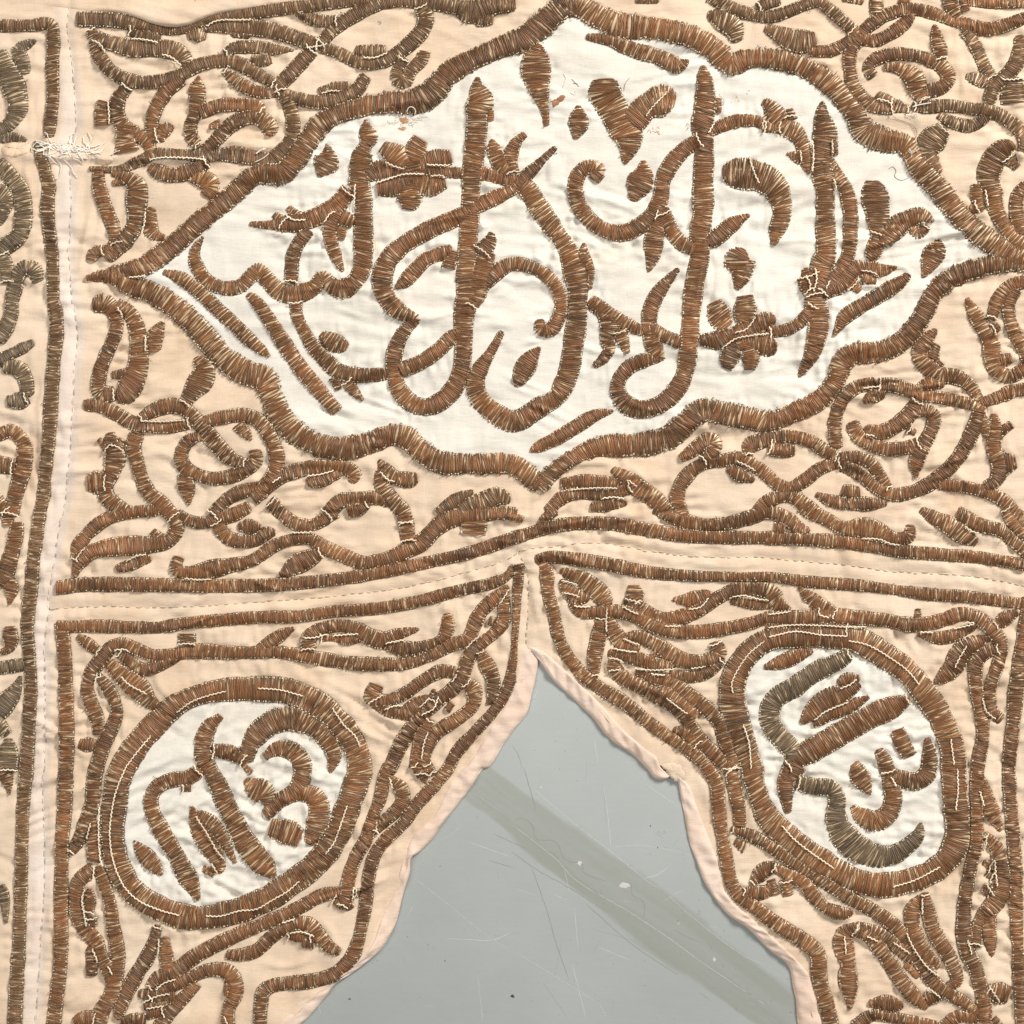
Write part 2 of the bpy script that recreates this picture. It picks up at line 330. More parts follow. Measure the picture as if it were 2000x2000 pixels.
B0 1982 390 95,1982 480 85,1972 600 78,1962 800 62,1950 1000 52,1935 1150 70,1895 1330 90,1810 1480 85,1660 1650 90,1510 1820 100,1440 1950 100,1300 2112 100,1210 2212,1110 2352,980 2472,900 2582,860 2712,840 2832,825 2982,800 3112 90,770 3232 100,720 3362 110,600 3482,450 3532,300 3552,130 3572,60 3612,40 3712 100,30 3900 100
@2 2
B0 175 360 80,300 340 100,500 360 110,750 400 110,1000 450 100,1300 480 90,1700 490 72,1932 490 80,2232 525 90,2632 555 90,2832 580 80,3132 620 95,3432 640 95,3900 700 95
B0 230 370 70,262 470 100,270 600 100,310 750 100,340 900 100,380 1020 100,450 1130 100,560 1250 110,680 1340 100,820 1420 110,960 1530 100,1100 1640 100,1250 1740 100,1400 1850 110,1480 1940 110,1540 2052,1560 2232,1580 2412 100,1610 2572 100,1650 2782 110,1710 2892,1850 2992,1932 3062 115,2052 3142 120,2212 3242 130,2300 3330 130,2312 3462 130,2332 3582 120,2372 3712,2410 3900
L0 365 440 40,480 490 110,600 560 130,690 650 130,720 710 70
L0 370 510 40,420 590 110,500 640 120,585 650 50
V0 440 680 50,520 750 90,640 760 90,800 750 100,950 790 110,1050 850 110,1200 895 110,1400 905 100,1600 880 100,1800 840 90,1932 800 100,2182 800 110,2382 780 110,2632 800 110,2832 820 100,2982 850 110,3132 840 100,3262 810 100,3382 770 100,3492 790 100,3582 850 110,3662 940 110,3692 1040 100,3662 1150 90,3622 1270 90,3602 1400 100,3622 1500 90,3690 1570 80
V0 850 660 60,900 680 90,1000 740 90,1130 800 90,1280 790 100,1430 730 100,1550 650 100,1680 590 110,1800 580 100,1932 600 120,2012 690 120,2100 725 30
L0 920 555 80,930 630 130,960 690 50
L0 1215 660 30,1340 660 100,1450 630 90,1500 610 40
L0 1650 670 50,1800 690 80,1960 700 70
V0 670 790 70,660 900 110,640 1000 110,620 1120 100,630 1245 50
V0 740 800 60,770 900 110,840 990 110,960 1030 50
V0 835 940 40,950 940 90,1070 990 110,1180 1060 110,1300 1120 110,1450 1120 100,1560 1070 110,1525 980 100
L0 1590 1110 60,1500 1200 80,1350 1240 90,1190 1220 70
L0 725 1060 50,830 1080 100,960 1110 100,1100 1150 100,1230 1155 40
L0 1010 1100 40,1085 1085 40
V0 780 1100 90,780 1190 110,850 1260 110,960 1310 110,1080 1380 110,1200 1450 110,1300 1540 100,1360 1640 100,1440 1750 110,1560 1860 110,1650 1960 100
V0 930 1200 50,1050 1250 90,1200 1280 110,1320 1370 120,1450 1470 110,1550 1570 100,1600 1680 120,1640 1800 110,1680 1950 100
V0 1110 1310 50,1200 1370 110,1300 1460 100,1390 1540 80
L0 1220 1640 40,1320 1670 110,1410 1760 80
V0 1080 -30 90,1220 40 110,1350 80 110,1450 95 90,1620 85 95,1800 40 100,1932 5 100,2062 45 105,2152 110 100,2240 145 40
L0 1980 120 90,2060 130 110
L0 330 -20 80,230 60 60,195 95 20
L0 -10 30 90,80 60 50
@3 2
V0 240 -50 100,300 -10 100,430 50 100,560 120 95,720 120 150,830 150 130,950 200 95,1060 180 100,1070 100 70
L0 1150 -20 50,1260 50 110,1380 110 140,1480 180 140,1570 235 60
V0 1430 10 120,1600 100 110,1750 140 100,1850 220 100,1960 320 90
V0 1780 -30 80,1850 80 100,1960 190 100
V0 -20 880 70,300 860 80,600 885 80
L0 235 565 30,320 650 100,420 720 110,510 770 80
L0 1130 735 40,1130 820 60
V0 1130 915 50,1280 950 90,1400 930 90,1560 860 60
L0 1880 755 50,1780 810 110,1700 860 60
L0 1670 950 50,1560 990 110,1450 1060 150,1400 1160 160,1320 1240 100,1255 1285 30
V0 1740 1030 80,1640 1060 100,1570 1130 100,1560 1250 100,1580 1400 100,1610 1550 100,1620 1700 100,1590 1850 100,1575 1960 100,1570 2132,1575 2332 90,1570 2482 90,1530 2652,1500 2832 100,1480 2982,1480 3182 120,1500 3312 120,1560 3432 110,1590 3552 100,1620 3692 110,1630 3900
B0 1960 640 90,1940 800 90,1910 1000 95,1890 1150 110,1870 1350 120,1850 1550 110,1830 1750 110,1815 1932 110,1820 2132,1840 2382,1860 2632,1870 2882,1875 3132 100,1890 3432,1912 3900
M0 -120 1930 175,-150 1850 180,-202 1700 200,-242 1560 200,-272 1430 200,-272 1300 200,-212 1150 190,-112 1030 180,0 965 170,250 945 170,500 945 180,680 970 190,870 1080 200,1030 1190 190,1150 1330 190,1260 1480 190,1340 1640 190,1390 1800 200,1395 1932 200,1405 2132,1420 2282,1425 2440,1370 2590,1250 2705 190,1050 2785,850 2815 195,650 2775,480 2685,300 2575,130 2435,0 2305 180,-70 2150 160,-110 2000 165,-122 1925 175
K0 -30 1170 40,100 1130 110,230 1080 100,335 1050 30
K2 620 1070 80,500 1140 130,350 1210 140,200 1320 150,60 1400 150,10 1500 150,30 1620 150,110 1720 140,180 1800 140,170 1890 100
K0 255 1590 40,330 1510 130,430 1430 160,560 1370 130,690 1300 50
K0 340 1600 60,470 1520 110,620 1460 100,755 1395 35
K0 525 1295 50,600 1260 100,680 1260 60
K0 140 1920 90,280 1830 160,430 1740 170,600 1640 170,780 1540 170,940 1470 150,1060 1405 80
K0 970 1640 110,1010 1740 120,1065 1845 110
K0 830 1790 70,880 1880 110,910 1970 110,1000 2010 130,1110 2030 140,1200 1970 130,1215 1850 110,1195 1705 40
@0 3
V0 -10 -20 120,50 80 90,72 195 20
L2 0 880 60,30 960 80,50 1165 25
L0 715 400 110,710 550 110,715 710 100
V0 700 760 110,600 850 110,580 960 110,590 1100 110,640 1220 110,720 1310 110,770 1430 100,830 1540 110,860 1640 120,830 1740 110,770 1830 120,730 1960 130
V0 740 740 70,790 880 90,830 1020 90,850 1180 100,880 1350 110,890 1450 100,870 1620 110
L0 680 910 50,680 1020 90,670 1100 70
L0 690 1120 80,700 1190 60
L0 690 1350 80,695 1450 90,690 1565 80
L0 555 1910 50,640 1890 110,730 1900 110
L0 1190 1185 60,1160 1310 90,1110 1430 110,1030 1560 110,960 1690 110,910 1810 100,885 1890 50
L0 1250 1280 60,1250 1400 100,1270 1530 100
V0 1120 1660 50,1180 1600 110,1300 1550 110,1430 1450 110,1560 1370 110,1700 1300 110,1850 1230 100,1932 1200 95,2132 1110 100,2282 1040 100,2432 960 100,2560 935 80
V0 1130 1740 50,1220 1680 100,1420 1590 90,1560 1530 100,1700 1530 110,1780 1620 110,1770 1720 110,1730 1810 100,1720 1960 110
L0 1720 1610 50,1720 1720 80
V0 1490 1630 70,1380 1740 100,1280 1850 100,1190 1970 100
L0 1050 1700 60,1150 1720 100,1320 1720 90
L0 1090 1800 60,1250 1780 80
L0 1120 1860 80,1245 1830 80
L0 910 1910 50,1000 1890 80,1100 1900 110
V0 1705 1410 70,1800 1410 90,1932 1380 95,2032 1290 100,2132 1215 100,2232 1175 95,2332 1180 110,2402 1260 110,2482 1350 100,2570 1385 55
K0 1510 10 100,1430 70 110,1300 90 110,1190 140 110,1140 230 110,1160 350 110,1220 470 120,1290 590 120,1360 720 130,1430 850 130,1500 990 40
L0 1370 150 50,1440 150 60
K0 1450 285 30,1490 420 120,1550 540 150,1620 650 130,1660 740 90,1640 800 40
K0 1500 340 50,1590 410 110,1680 530 90,1775 715 30
L0 1530 760 50,1620 785 80
D0 1020 555 30,1080 640 120,1150 720 130,1220 805 40
D0 1850 90 50,1920 150 150,2000 200 160,2015 280 50
K0 1830 -30 40,1895 35 50
@1 3
K0 260 220 90,350 190 120,440 220 140,480 320 150,460 430 150,405 570 80
K0 105 450 130,230 480 175,335 525 130
V0 1005 -30 90,960 110 100,940 220 90,890 350 90,860 450 100,830 540 100,770 640 100,720 760 100,690 880 100,690 960 110,650 1050 80
V0 1020 75 40,1090 150 100,1110 240 100,1040 340 100,960 410 90,900 490 50
L0 1190 -30 60,1250 40 90,1280 110 30
L0 1290 -40 60,1340 50 60
L0 230 1270 50,320 1270 90,430 1280 60
L0 350 1310 90,430 1320 90
L0 590 1010 50,680 1040 80,730 1030 50
L0 740 940 70,780 945 70
@2 3
V0 1640 -20 100,1680 150 110,1710 300 100,1720 440 90
V0 1650 460 50,1800 510 90,1932 580 95,2082 680 100,2232 780 100,2382 870 100,2532 970 100,2732 1080 100,2882 1190 110,3012 1330 120,3092 1450 140,3162 1590 110,3262 1680 100,3382 1750 90,3520 1845 80
L0 1680 550 50,1750 600 80
L0 1960 740 70,2082 800 90,2192 860 100,2282 970 100,2372 1060 90,2462 1090 110,2570 1085 50
L0 1952 840 60,1982 950 80
L0 2062 840 90,2082 955 80
@3 3
K0 210 -30 170,140 90 130,135 200 110,150 340 50
K2 215 110 110,350 140 120,480 160 120,520 240 120,510 340 140,540 460 180,650 590 190,800 660 160,930 660 140,1050 590 120,1130 500 90,1150 415 30
D0 650 -40 60,690 60 150,740 140 90,768 198 25
K0 635 285 40,700 360 120,800 400 150,900 350 140,940 240 130,930 130 130,900 10 100
L0 1600 60 50,1640 200 100,1690 340 110,1755 470 40
L0 1630 495 50,1720 610 110,1750 740 120,1760 870 140,1720 1000 150,1640 1090 110,1580 1200 90,1560 1340 100
L0 1615 710 40,1690 740 90
L0 1640 790 40,1700 820 90
L0 1615 910 50,1690 930 100
L0 1670 1110 90,1670 1230 100,1680 1350 80,1690 1415 30
L0 1150 960 30,1090 1060 110,1090 1180 110,1130 1300 120,1200 1420 110,1290 1490 50
L0 1180 940 60,1210 1080 100,1250 1230 110,1320 1350 110,1390 1480 110,1420 1590 90,1360 1650 80
L0 670 1200 90,570 1250 120,570 1350 150,600 1470 110,600 1580 150,610 1690 110,615 1815 25
V0 640 1210 90,780 1280 110,850 1370 110,920 1470 110,1000 1600 110,1090 1710 120,1200 1800 60
V0 660 1190 60,830 1240 90,960 1330 100,1090 1440 110
L0 1030 1470 50,1130 1570 60
L0 1290 1710 80,1190 1740 100
V0 755 1770 40,880 1770 120,1010 1790 60
V0 640 1950 90,780 1860 90,950 1880 80,1100 1910 80,1270 1950 80
V0 1310 1960 90,1430 1870 90,1570 1890 80
L0 1640 1650 60,1720 1690 150,1815 1710 120
L0 1690 1880 60,1740 1960 80
@2 3
L0 1735 925 50,1830 940 105,1920 930 90,1960 880 60
L0 1800 870 50,1880 790 120,1960 750 100,2000 740 60
'''
COUCH = r'''
@0 0
700 310,760 340,800 400
1000 295,1090 305,1200 330
1230 420,1300 440,1370 500
820 770,830 860,830 940
1170 970,1190 1060,1210 1090
1140 1215,1250 1200,1400 1200,1560 1210
1100 1600,1095 1680,1075 1760
1560 200,1640 160,1900 155
@1 0
390 365,470 355,540 340
630 690,560 690,500 710
815 440,900 440,990 405
980 1230,1050 1260,1120 1280
900 1390,1000 1355,1120 1320,1270 1320
1290 1250,1380 1250,1460 1250
1320 1330,1400 1330,1430 1345
750 1400,745 1500,740 1560
230 1630,290 1665,380 1665
520 1680,560 1620,600 1600
@2 0
1170 700,1100 770,1030 850,1010 880
1790 1190,1820 1300,1860 1390
1480 1010,1520 940
1080 1660,1100 1590
@3 0
330 1060,340 1180,330 1300
240 1140,250 1220
480 1060,485 1160
490 1360,510 1440
770 1750,850 1780
820 750,900 770,930 790
1630 1440,1650 1560
@0 1
980 165,1050 160,1110 155
890 390,930 450
1105 610,1105 720
860 1000,865 1090
1070 1245,1200 1250,1400 1240
@1 1
390 1660,480 1650,590 1620
130 1710,190 1670
940 1630,1000 1690,1050 1700
@2 1
1680 580,1760 560,1830 470
1580 700,1680 630,1760 610,1932 590
440 1765,560 1755,700 1750,790 1755
680 1830,760 1820,840 1830
870 1690,940 1740
1690 1550,1760 1580,1830 1620
@3 1
280 150,310 220,305 270
350 100,360 180,335 270
460 190,430 250
700 115,780 125,820 150
740 1350,800 1360
720 1000,780 990,850 985
@0 2
580 360,620 300,650 270
960 370,1040 330,1110 320
1400 500,1500 510,1600 505
870 1040,940 1035,980 1050
920 1240,980 1300,1110 1370
1340 1510,1450 1430,1570 1385,1710 1350
950 1930,1040 1810,1140 1690
720 1290,740 1220
@1 2
280 155,370 155,440 150
370 950,450 945,540 920
580 935,680 925,770 920
980 990,1050 975,1120 965
1590 1025,1640 970,1680 940
1480 1280,1520 1220
850 1440,960 1380
970 1490,1050 1460,1110 1460
1240 1470,1310 1400
1250 1530,1340 1480,1380 1390
20 1330,170 1340,360 1385
580 1480,670 1610,750 1690,785 1760
1250 1860,1270 1740,1300 1660
1900 600,1840 690
@2 2
370 515,430 530,490 550
390 610,450 620,510 640
470 710,550 715,590 710
850 655,920 670,970 690
840 715,900 750,950 770
1330 735,1420 715,1480 650
1660 640,1750 630,1850 655,1932 665
1150 860,1270 860
715 730,710 830,710 900
840 955,900 980,960 1000
770 1030,850 1045,940 1055
730 1100,800 1110,840 1135
730 1195,820 1185
930 1180,1050 1190,1220 1185
1050 1220,1150 1230
1350 1180,1450 1165
1160 1400,1250 1470,1320 1520
1900 970,1780 1070,1690 1200,1650 1300,1660 1360
1740 1600,1780 1720,1800 1932
@3 2
710 200,830 205,920 240,980 250
1480 110,1540 150,1580 160
0 870,200 850,400 855,600 865,740 865
0 940,200 900,400 925,590 935
600 970,740 1000,900 1090,1050 1200,1130 1300
0 770,100 760,160 750
380 720,380 770,450 795
1480 830,1550 840,1400 880
1490 1010,1440 1090,1400 1170
1140 905,1240 905
350 1570,420 1510,530 1460,600 1430
540 1330,610 1300,660 1260
1370 1710,1395 1900
1610 1400,1640 1500,1710 1560
@0 3
950 0,880 180,850 330,835 450,845 620,880 760,960 910,1050 990,1200 1060,1360 1105
1560 1110,1680 1110,1800 1075,1932 1062,2060 990,2180 920,2260 850
755 290,750 500,760 680,780 740
690 410,660 530
650 900,625 980,640 1100,655 1190
1480 360,1560 480,1640 620,1690 680
1600 720,1640 790
700 1360,740 1450
820 1490,850 1550
1200 1290,1195 1400
1180 1670,1240 1620,1330 1590
1090 1760,1180 1720,1280 1700
1110 1810,1240 1790
1700 1860,1730 1940
715 730,710 830
@1 3
690 280,650 400,590 560,530 640
1010 70,1030 150
610 950,570 1020
200 1165,300 1130
260 1240,350 1230,440 1265
740 900,730 990
910 430,910 480
@3 3
1420 0,1420 200,1405 310
100 430,200 540,330 640,490 750
940 890,1100 840,1290 740
920 60,960 130
1590 170,1620 280
1700 690,1720 880
1640 870,1700 960
1640 500,1630 610
570 1260,580 1390
740 1260,820 1300
1040 1240,1090 1350,1200 1500,1280 1560
940 1310,1060 1390
1500 1290,1530 1400
1160 980,1160 1100
1200 1650,1290 1720
1660 1640,1740 1760
'''
K = 500.0 / 1932.0
def parse(txt, coded):
    out = []; ox = oy = 0
    for l in txt.split('\n'):
        l = l.strip()
        if not l: continue
        if l[0] == '@':
            a, b = l[1:].split(); ox, oy = 500 * int(a), 500 * int(b); continue
        code = ''
        if coded: code, l = l.split(None, 1)
        pts = []; w = 100.0
        for q in l.split(','):
            v = [float(t) for t in q.split()]
            if len(v) > 2: w = v[2]
            pts.append((ox + v[0] * K, oy + v[1] * K, w * K))
        out.append((code, np.array(pts)))
    return out
def T(c, r, s):
    return [(500 * c + float(a.split()[0]) * K, 500 * r + float(a.split()[1]) * K) for a in s.split(',')]

def catmull(P, step=1.0):
    """dense Catmull-Rom through the columns of P (first two are x, y), resampled by arc length"""
    P = np.asarray(P, float)
    if len(P) < 2: return P
    A = np.vstack([2 * P[0] - P[1], P, 2 * P[-1] - P[-2]])
    out = []
    for i in range(1, len(A) - 2):
        p0, p1, p2, p3 = A[i - 1], A[i], A[i + 1], A[i + 2]
        d0 = max(np.hypot(*(p1 - p0)[:2]), 1e-3) ** .5; d1 = max(np.hypot(*(p2 - p1)[:2]), 1e-3) ** .5
        d2 = max(np.hypot(*(p3 - p2)[:2]), 1e-3) ** .5
        n = max(3, int(d1 * d1 / 1.0))
        t = np.linspace(0, 1, n, endpoint=False)[:, None]
        m1 = (p2 - p1) + d1 * ((p1 - p0) / d0 - (p2 - p0) / (d0 + d1))
        m2 = (p2 - p1) + d1 * ((p3 - p2) / d2 - (p3 - p1) / (d1 + d2))
        out.append((2 * t**3 - 3 * t**2 + 1) * p1 + (t**3 - 2 * t**2 + t) * m1 + (-2 * t**3 + 3 * t**2) * p2 + (t**3 - t**2) * m2)
    out.append(P[-1:])
    Q = np.vstack(out)
    s = np.r_[0, np.cumsum(np.hypot(*np.diff(Q[:, :2], axis=0).T))]
    n = max(2, int(s[-1] / step) + 1)
    ss = np.linspace(0, s[-1], n)
    return np.stack([np.interp(ss, s, Q[:, k]) for k in range(Q.shape[1])], 1)

def tangents(Q):
    d = np.gradient(Q[:, :2], axis=0)
    for _ in range(3):
        e = d.copy(); e[1:-1] = (d[:-2] + d[1:-1] * 2 + d[2:]) / 4; d = e
    return d / np.maximum(np.hypot(d[:, 0], d[:, 1]), 1e-6)[:, None]

STROKES = parse(DATA, True)
LINES = parse(COUCH, False)

# ------------------------------------------------------------------ outlines
S1 = T(0, 0, '530 -1400,525 -400,525 0,515 250,540 450,565 700,575 950,548 1060,528 1240,540 1500,530 1750,512 1932') + \
     T(0, 1, '525 60,545 300,580 500,585 700,565 900,550 1200,530 1500,510 1700,480 1932') + \
     T(0, 2, '450 100,410 400,372 600,365 750,340 1000,340 1200,345 1500,335 1932') + \
     T(0, 3, '325 100,335 500,335 900,310 1300,290 1600,265 1932,240 2400,220 3200')
S2 = T(0, 2, '372 735,600 715,850 710,1100 718,1400 715,1932 680,2332 650,2732 610,3032 570,3432 480,3864 340') + \
     T(2, 2, '50 300,250 265,400 250,550 230,800 250,1050 295,1400 335,1932 345,2232 375,2532 400,2832 445,3332 470,3632 510,3864 555,4400 640,5200 760')
S3 = T(2, 2, '50 300,70 350,112 430,125 560,120 750,110 900,108 1010')
HLO = T(2, 2, '197 1108,160 1330,100 1530,0 1650,-190 1932') + T(1, 3, '1720 0,1560 230,1380 450,1240 630,1165 690,1160 790,1110 950,1050 1180,960 1350,800 1500,600 1640,480 1780,340 1932,150 2150,-200 2600,-500 3200')
HLI = T(2, 2, '108 1015,60 1110,15 1300,-40 1430,-170 1640,-330 1900') + T(1, 3, '1540 20,1430 180,1350 350,1180 520,1120 680,1080 800,1060 920,960 1100,870 1340,740 1480,560 1620,350 1760,180 1932,0 2150,-350 2600,-650 3200')
HRO = T(2, 2, '197 1108,300 1250,450 1400,620 1560,750 1720,900 1830,1010 1932') + T(2, 3, '1030 20,1090 78,1180 78,1262 95,1290 250,1330 480,1410 740,1500 930,1620 1090,1800 1230,1932 1370,2082 1485,2132 1700,2157 1932,2200 2400,2260 3200')
HRI = T(2, 2, '112 1012,215 1040,400 1190,600 1380,700 1480,850 1650,1000 1780,1120 1850') + T(2, 3, '1210 0,1240 30,1340 140,1400 300,1450 430,1560 720,1620 950,1770 1100,1932 1240,2132 1430,2242 1560,2292 1750,2342 1932,2390 2400,2450 3200')
def resam(P, n):
    Q = catmull(P, 2.0); s = np.linspace(0, len(Q) - 1, n)
    return np.stack([np.interp(s, np.arange(len(Q)), Q[:, k]) for k in range(2)], 1)
NH = 420
hlo, hli, hro, hri = [resam(p, NH) for p in (HLO, HLI, HRO, HRI)]
s1 = catmull(S1, 4.0); s2 = catmull(S2, 4.0); s3 = catmull(S3, 4.0)
hml = hlo * .35 + hli * .65; hmr = hro * .35 + hri * .65
LO, HI = -300.0, 2300.0
cut = int(np.argmin(np.hypot(*(s1 - s2[0]).T)))
POLY = {
 'side': np.vstack([[(LO, LO)], s1, [(LO, s1[-1][1])]]),
 'main': np.vstack([s1[:cut], s2, [(HI + 60, LO)]]),
 'low_l': np.vstack([s2[:int(np.argmin(np.hypot(*(s2 - s3[0]).T)))], s3, hml, s1[cut:][::-1]]),
 'low_r': np.vstack([s3[::-1], s2[int(np.argmin(np.hypot(*(s2 - s3[0]).T))):], [(HI + 60, HI)], [(hmr[-1][0], HI)], hmr[::-1]]),
}
Cs = [catmull(p, 4.0)[:, :2] for c, p in STROKES if c[0] == 'C']
Ms = [catmull(p, 4.0)[:, :2] for c, p in STROKES if c[0] == 'M']
POLY['cartouche'] = np.vstack([Cs[0], Cs[2][::-1], Cs[1][::-1]])
POLY['med_l'] = Ms[0]; POLY['med_r'] = Ms[1]

def inside(poly, x, y):
    full = np.zeros(x.shape, bool); lo = poly.min(0); hi = poly.max(0)
    box = (x >= lo[0]) & (x <= hi[0]) & (y >= lo[1]) & (y <= hi[1]); x, y = x[box], y[box]
    o = np.argsort(y, kind='stable'); xs, ys = x[o], y[o]
    r = np.zeros(xs.shape, bool); a = poly; b = np.roll(poly, -1, 0)
    for (x1, y1), (x2, y2) in zip(a, b):
        if y1 == y2: continue
        i, j = np.searchsorted(ys, (min(y1, y2), max(y1, y2)))
        if i < j: r[i:j] ^= xs[i:j] < (x2 - x1) * (ys[i:j] - y1) / (y2 - y1) + x1
    rr = np.zeros_like(r); rr[o] = r; full[box] = rr
    return full
def nearest(line, x, y):
    """nearest point on a dense polyline"""
    o = np.argsort(y, kind='stable'); xs, ys = x[o], y[o]
    best = np.full(x.shape, 1e9); bx = np.zeros_like(x); by = np.zeros_like(y)
    for (x1, y1), (x2, y2) in zip(line[:-1], line[1:]):
        dx, dy = x2 - x1, y2 - y1; L = dx * dx + dy * dy + 1e-9
        i, j = np.searchsorted(ys, (min(y1, y2) - 45, max(y1, y2) + 45))
        if i >= j: continue
        k = i + np.nonzero((xs[i:j] > min(x1, x2) - 45) & (xs[i:j] < max(x1, x2) + 45))[0]
        if not len(k): continue
        t = np.clip(((xs[k] - x1) * dx + (ys[k] - y1) * dy) / L, 0, 1)
        qx = x1 + t * dx; qy = y1 + t * dy; d = np.hypot(xs[k] - qx, ys[k] - qy)
        m = d < best[k]; q = k[m]; best[q] = d[m]; bx[q] = qx[m]; by[q] = qy[m]
    inv = np.empty_like(o); inv[o] = np.arange(len(o))
    return best[inv], bx[inv], by[inv]

# ------------------------------------------------------------------ relief of the cloth (in px), 2 px raster
G = 2.0; N = int((HI - LO) / G) + 1
gx, gy = np.meshgrid(LO + G * np.arange(N), LO + G * np.arange(N))
fx = np.fft.fftfreq(N, G)[None, :]; fy = np.fft.fftfreq(N, G)[:, None]
def field(sx, sy, ang=0.0, seed=0):
    r = np.random.default_rng(seed)
    c, s = math.cos(ang), math.sin(ang)
    u = fx * c + fy * s; v = -fx * s + fy * c
    F = np.fft.fft2(r.standard_normal((N, N))) * np.exp(-2 * math.pi**2 * ((u * sx)**2 + (v * sy)**2))
    f = np.real(np.fft.ifft2(F)); return f / f.std()
def blur(a, s): return np.real(np.fft.ifft2(np.fft.fft2(a) * np.exp(-2 * math.pi**2 * s * s * (fx**2 + fy**2))))

SM = np.zeros((N, N))                                  # where embroidery lies
ST = []
for code, P in STROKES:
    Q = catmull(P, 1.0); Q[:, 2] *= 1.09 if code[0] in 'VLKDF' else 1.0; t = tangents(Q); ST.append((code, Q, t))
    n = np.stack([-t[:, 1], t[:, 0]], 1)
    for f in np.linspace(-1, 1, 27):
        q = Q[:, :2] + n * (f * Q[:, 2] * .5)[:, None]
        i = np.clip(((q[:, 1] - LO) / G).round().astype(int), 0, N - 1); j = np.clip(((q[:, 0] - LO) / G).round().astype(int), 0, N - 1)
        SM[i, j] = 1
SM = np.clip(blur(SM, 2.0) * 1.4, 0, 1)
near = np.clip(blur(SM, 16) * 1.5, 0, 1) * (1 - SM)
white = np.zeros((N, N))
for k in ('cartouche', 'med_l', 'med_r'): white[inside(POLY[k], gx, gy)] = 1
low = 1 / (1 + np.exp(-(gy - 1190) / 40))
def bump(cx, cy, rx, ry, ang=0):
    c, s = math.cos(ang), math.sin(ang); u = (gx - cx) * c + (gy - cy) * s; v = -(gx - cx) * s + (gy - cy) * c
    return np.exp(-(u / rx)**2 - (v / ry)**2)
ridge = lambda f, p=1.6: np.sign(f) * np.abs(f)**p
patch = lambda sd, c=.25: np.clip(field(70, 55, .2, sd) - c, 0, 1.6)
H = 1.9 * field(75, 60, 0, 1) + 1.6 * field(28, 20, 0.1, 2)
H += (1 - low) * (1.2 * field(42, 7, 0.08, 3) * patch(40, -.2) + 1.0 * ridge(field(24, 3.6, -0.12, 4)) * patch(41) + 1.0 * ridge(field(26, 4, 0.35, 14)) * patch(42) + .9 * ridge(field(5, 22, 0.1, 15)) * patch(43, .5))
H += low * (1.2 * field(9, 40, 0.15, 5) * patch(44, -.1) + 1.0 * ridge(field(26, 4, -0.4, 6)) * patch(45) + .9 * ridge(field(24, 4, .5, 17)) * patch(46)) + .8 * field(13, 11, 0, 16)
H += white * (1 - low) * (1.1 * field(26, 6, -0.45, 8) * patch(47, -.1) + .5 * field(22, 7, .1, 18))
H = 0 + H * 1.0
H += 1.5 * field(55, 4.5, -0.98, 9) * bump(420, 1560, 190, 200) + 1.0 * field(40, 5, 0.45, 10) * bump(1660, 1500, 190, 200)
H += 2.6 * field(11, 4.2, 0.0, 11) * near * patch(48, -.6) + 2.3 * field(4.2, 11, 0.0, 12) * near * patch(49, -.6)
def crease(pts, h, w, sharp=.45):
    """a fold running along pts: steep on its lower side"""
    global H
    q = catmull(np.array(pts, float), 6.0)[:, :2]; lo = q.min(0) - 5 * w; hi = q.max(0) + 5 * w
    i0, i1 = [int(np.clip((v - LO) / G, 0, N - 1)) for v in (lo[1], hi[1])]; j0, j1 = [int(np.clip((v - LO) / G, 0, N - 1)) for v in (lo[0], hi[0])]
    x = gx[i0:i1, j0:j1]; y = gy[i0:i1, j0:j1]; d, qx, qy = nearest(q, x.ravel(), y.ravel()); d = d.reshape(x.shape); sgn = np.sign(y - qy.reshape(x.shape))
    e = np.minimum(np.hypot(x - q[0][0], y - q[0][1]), np.hypot(x - q[-1][0], y - q[-1][1])); ln = np.hypot(*(q[-1] - q[0]))
    H[i0:i1, j0:j1] += h * np.exp(-(d / np.where(sgn > 0, w * sharp, w))**2) * np.clip(e / (.3 * ln), 0, 1)
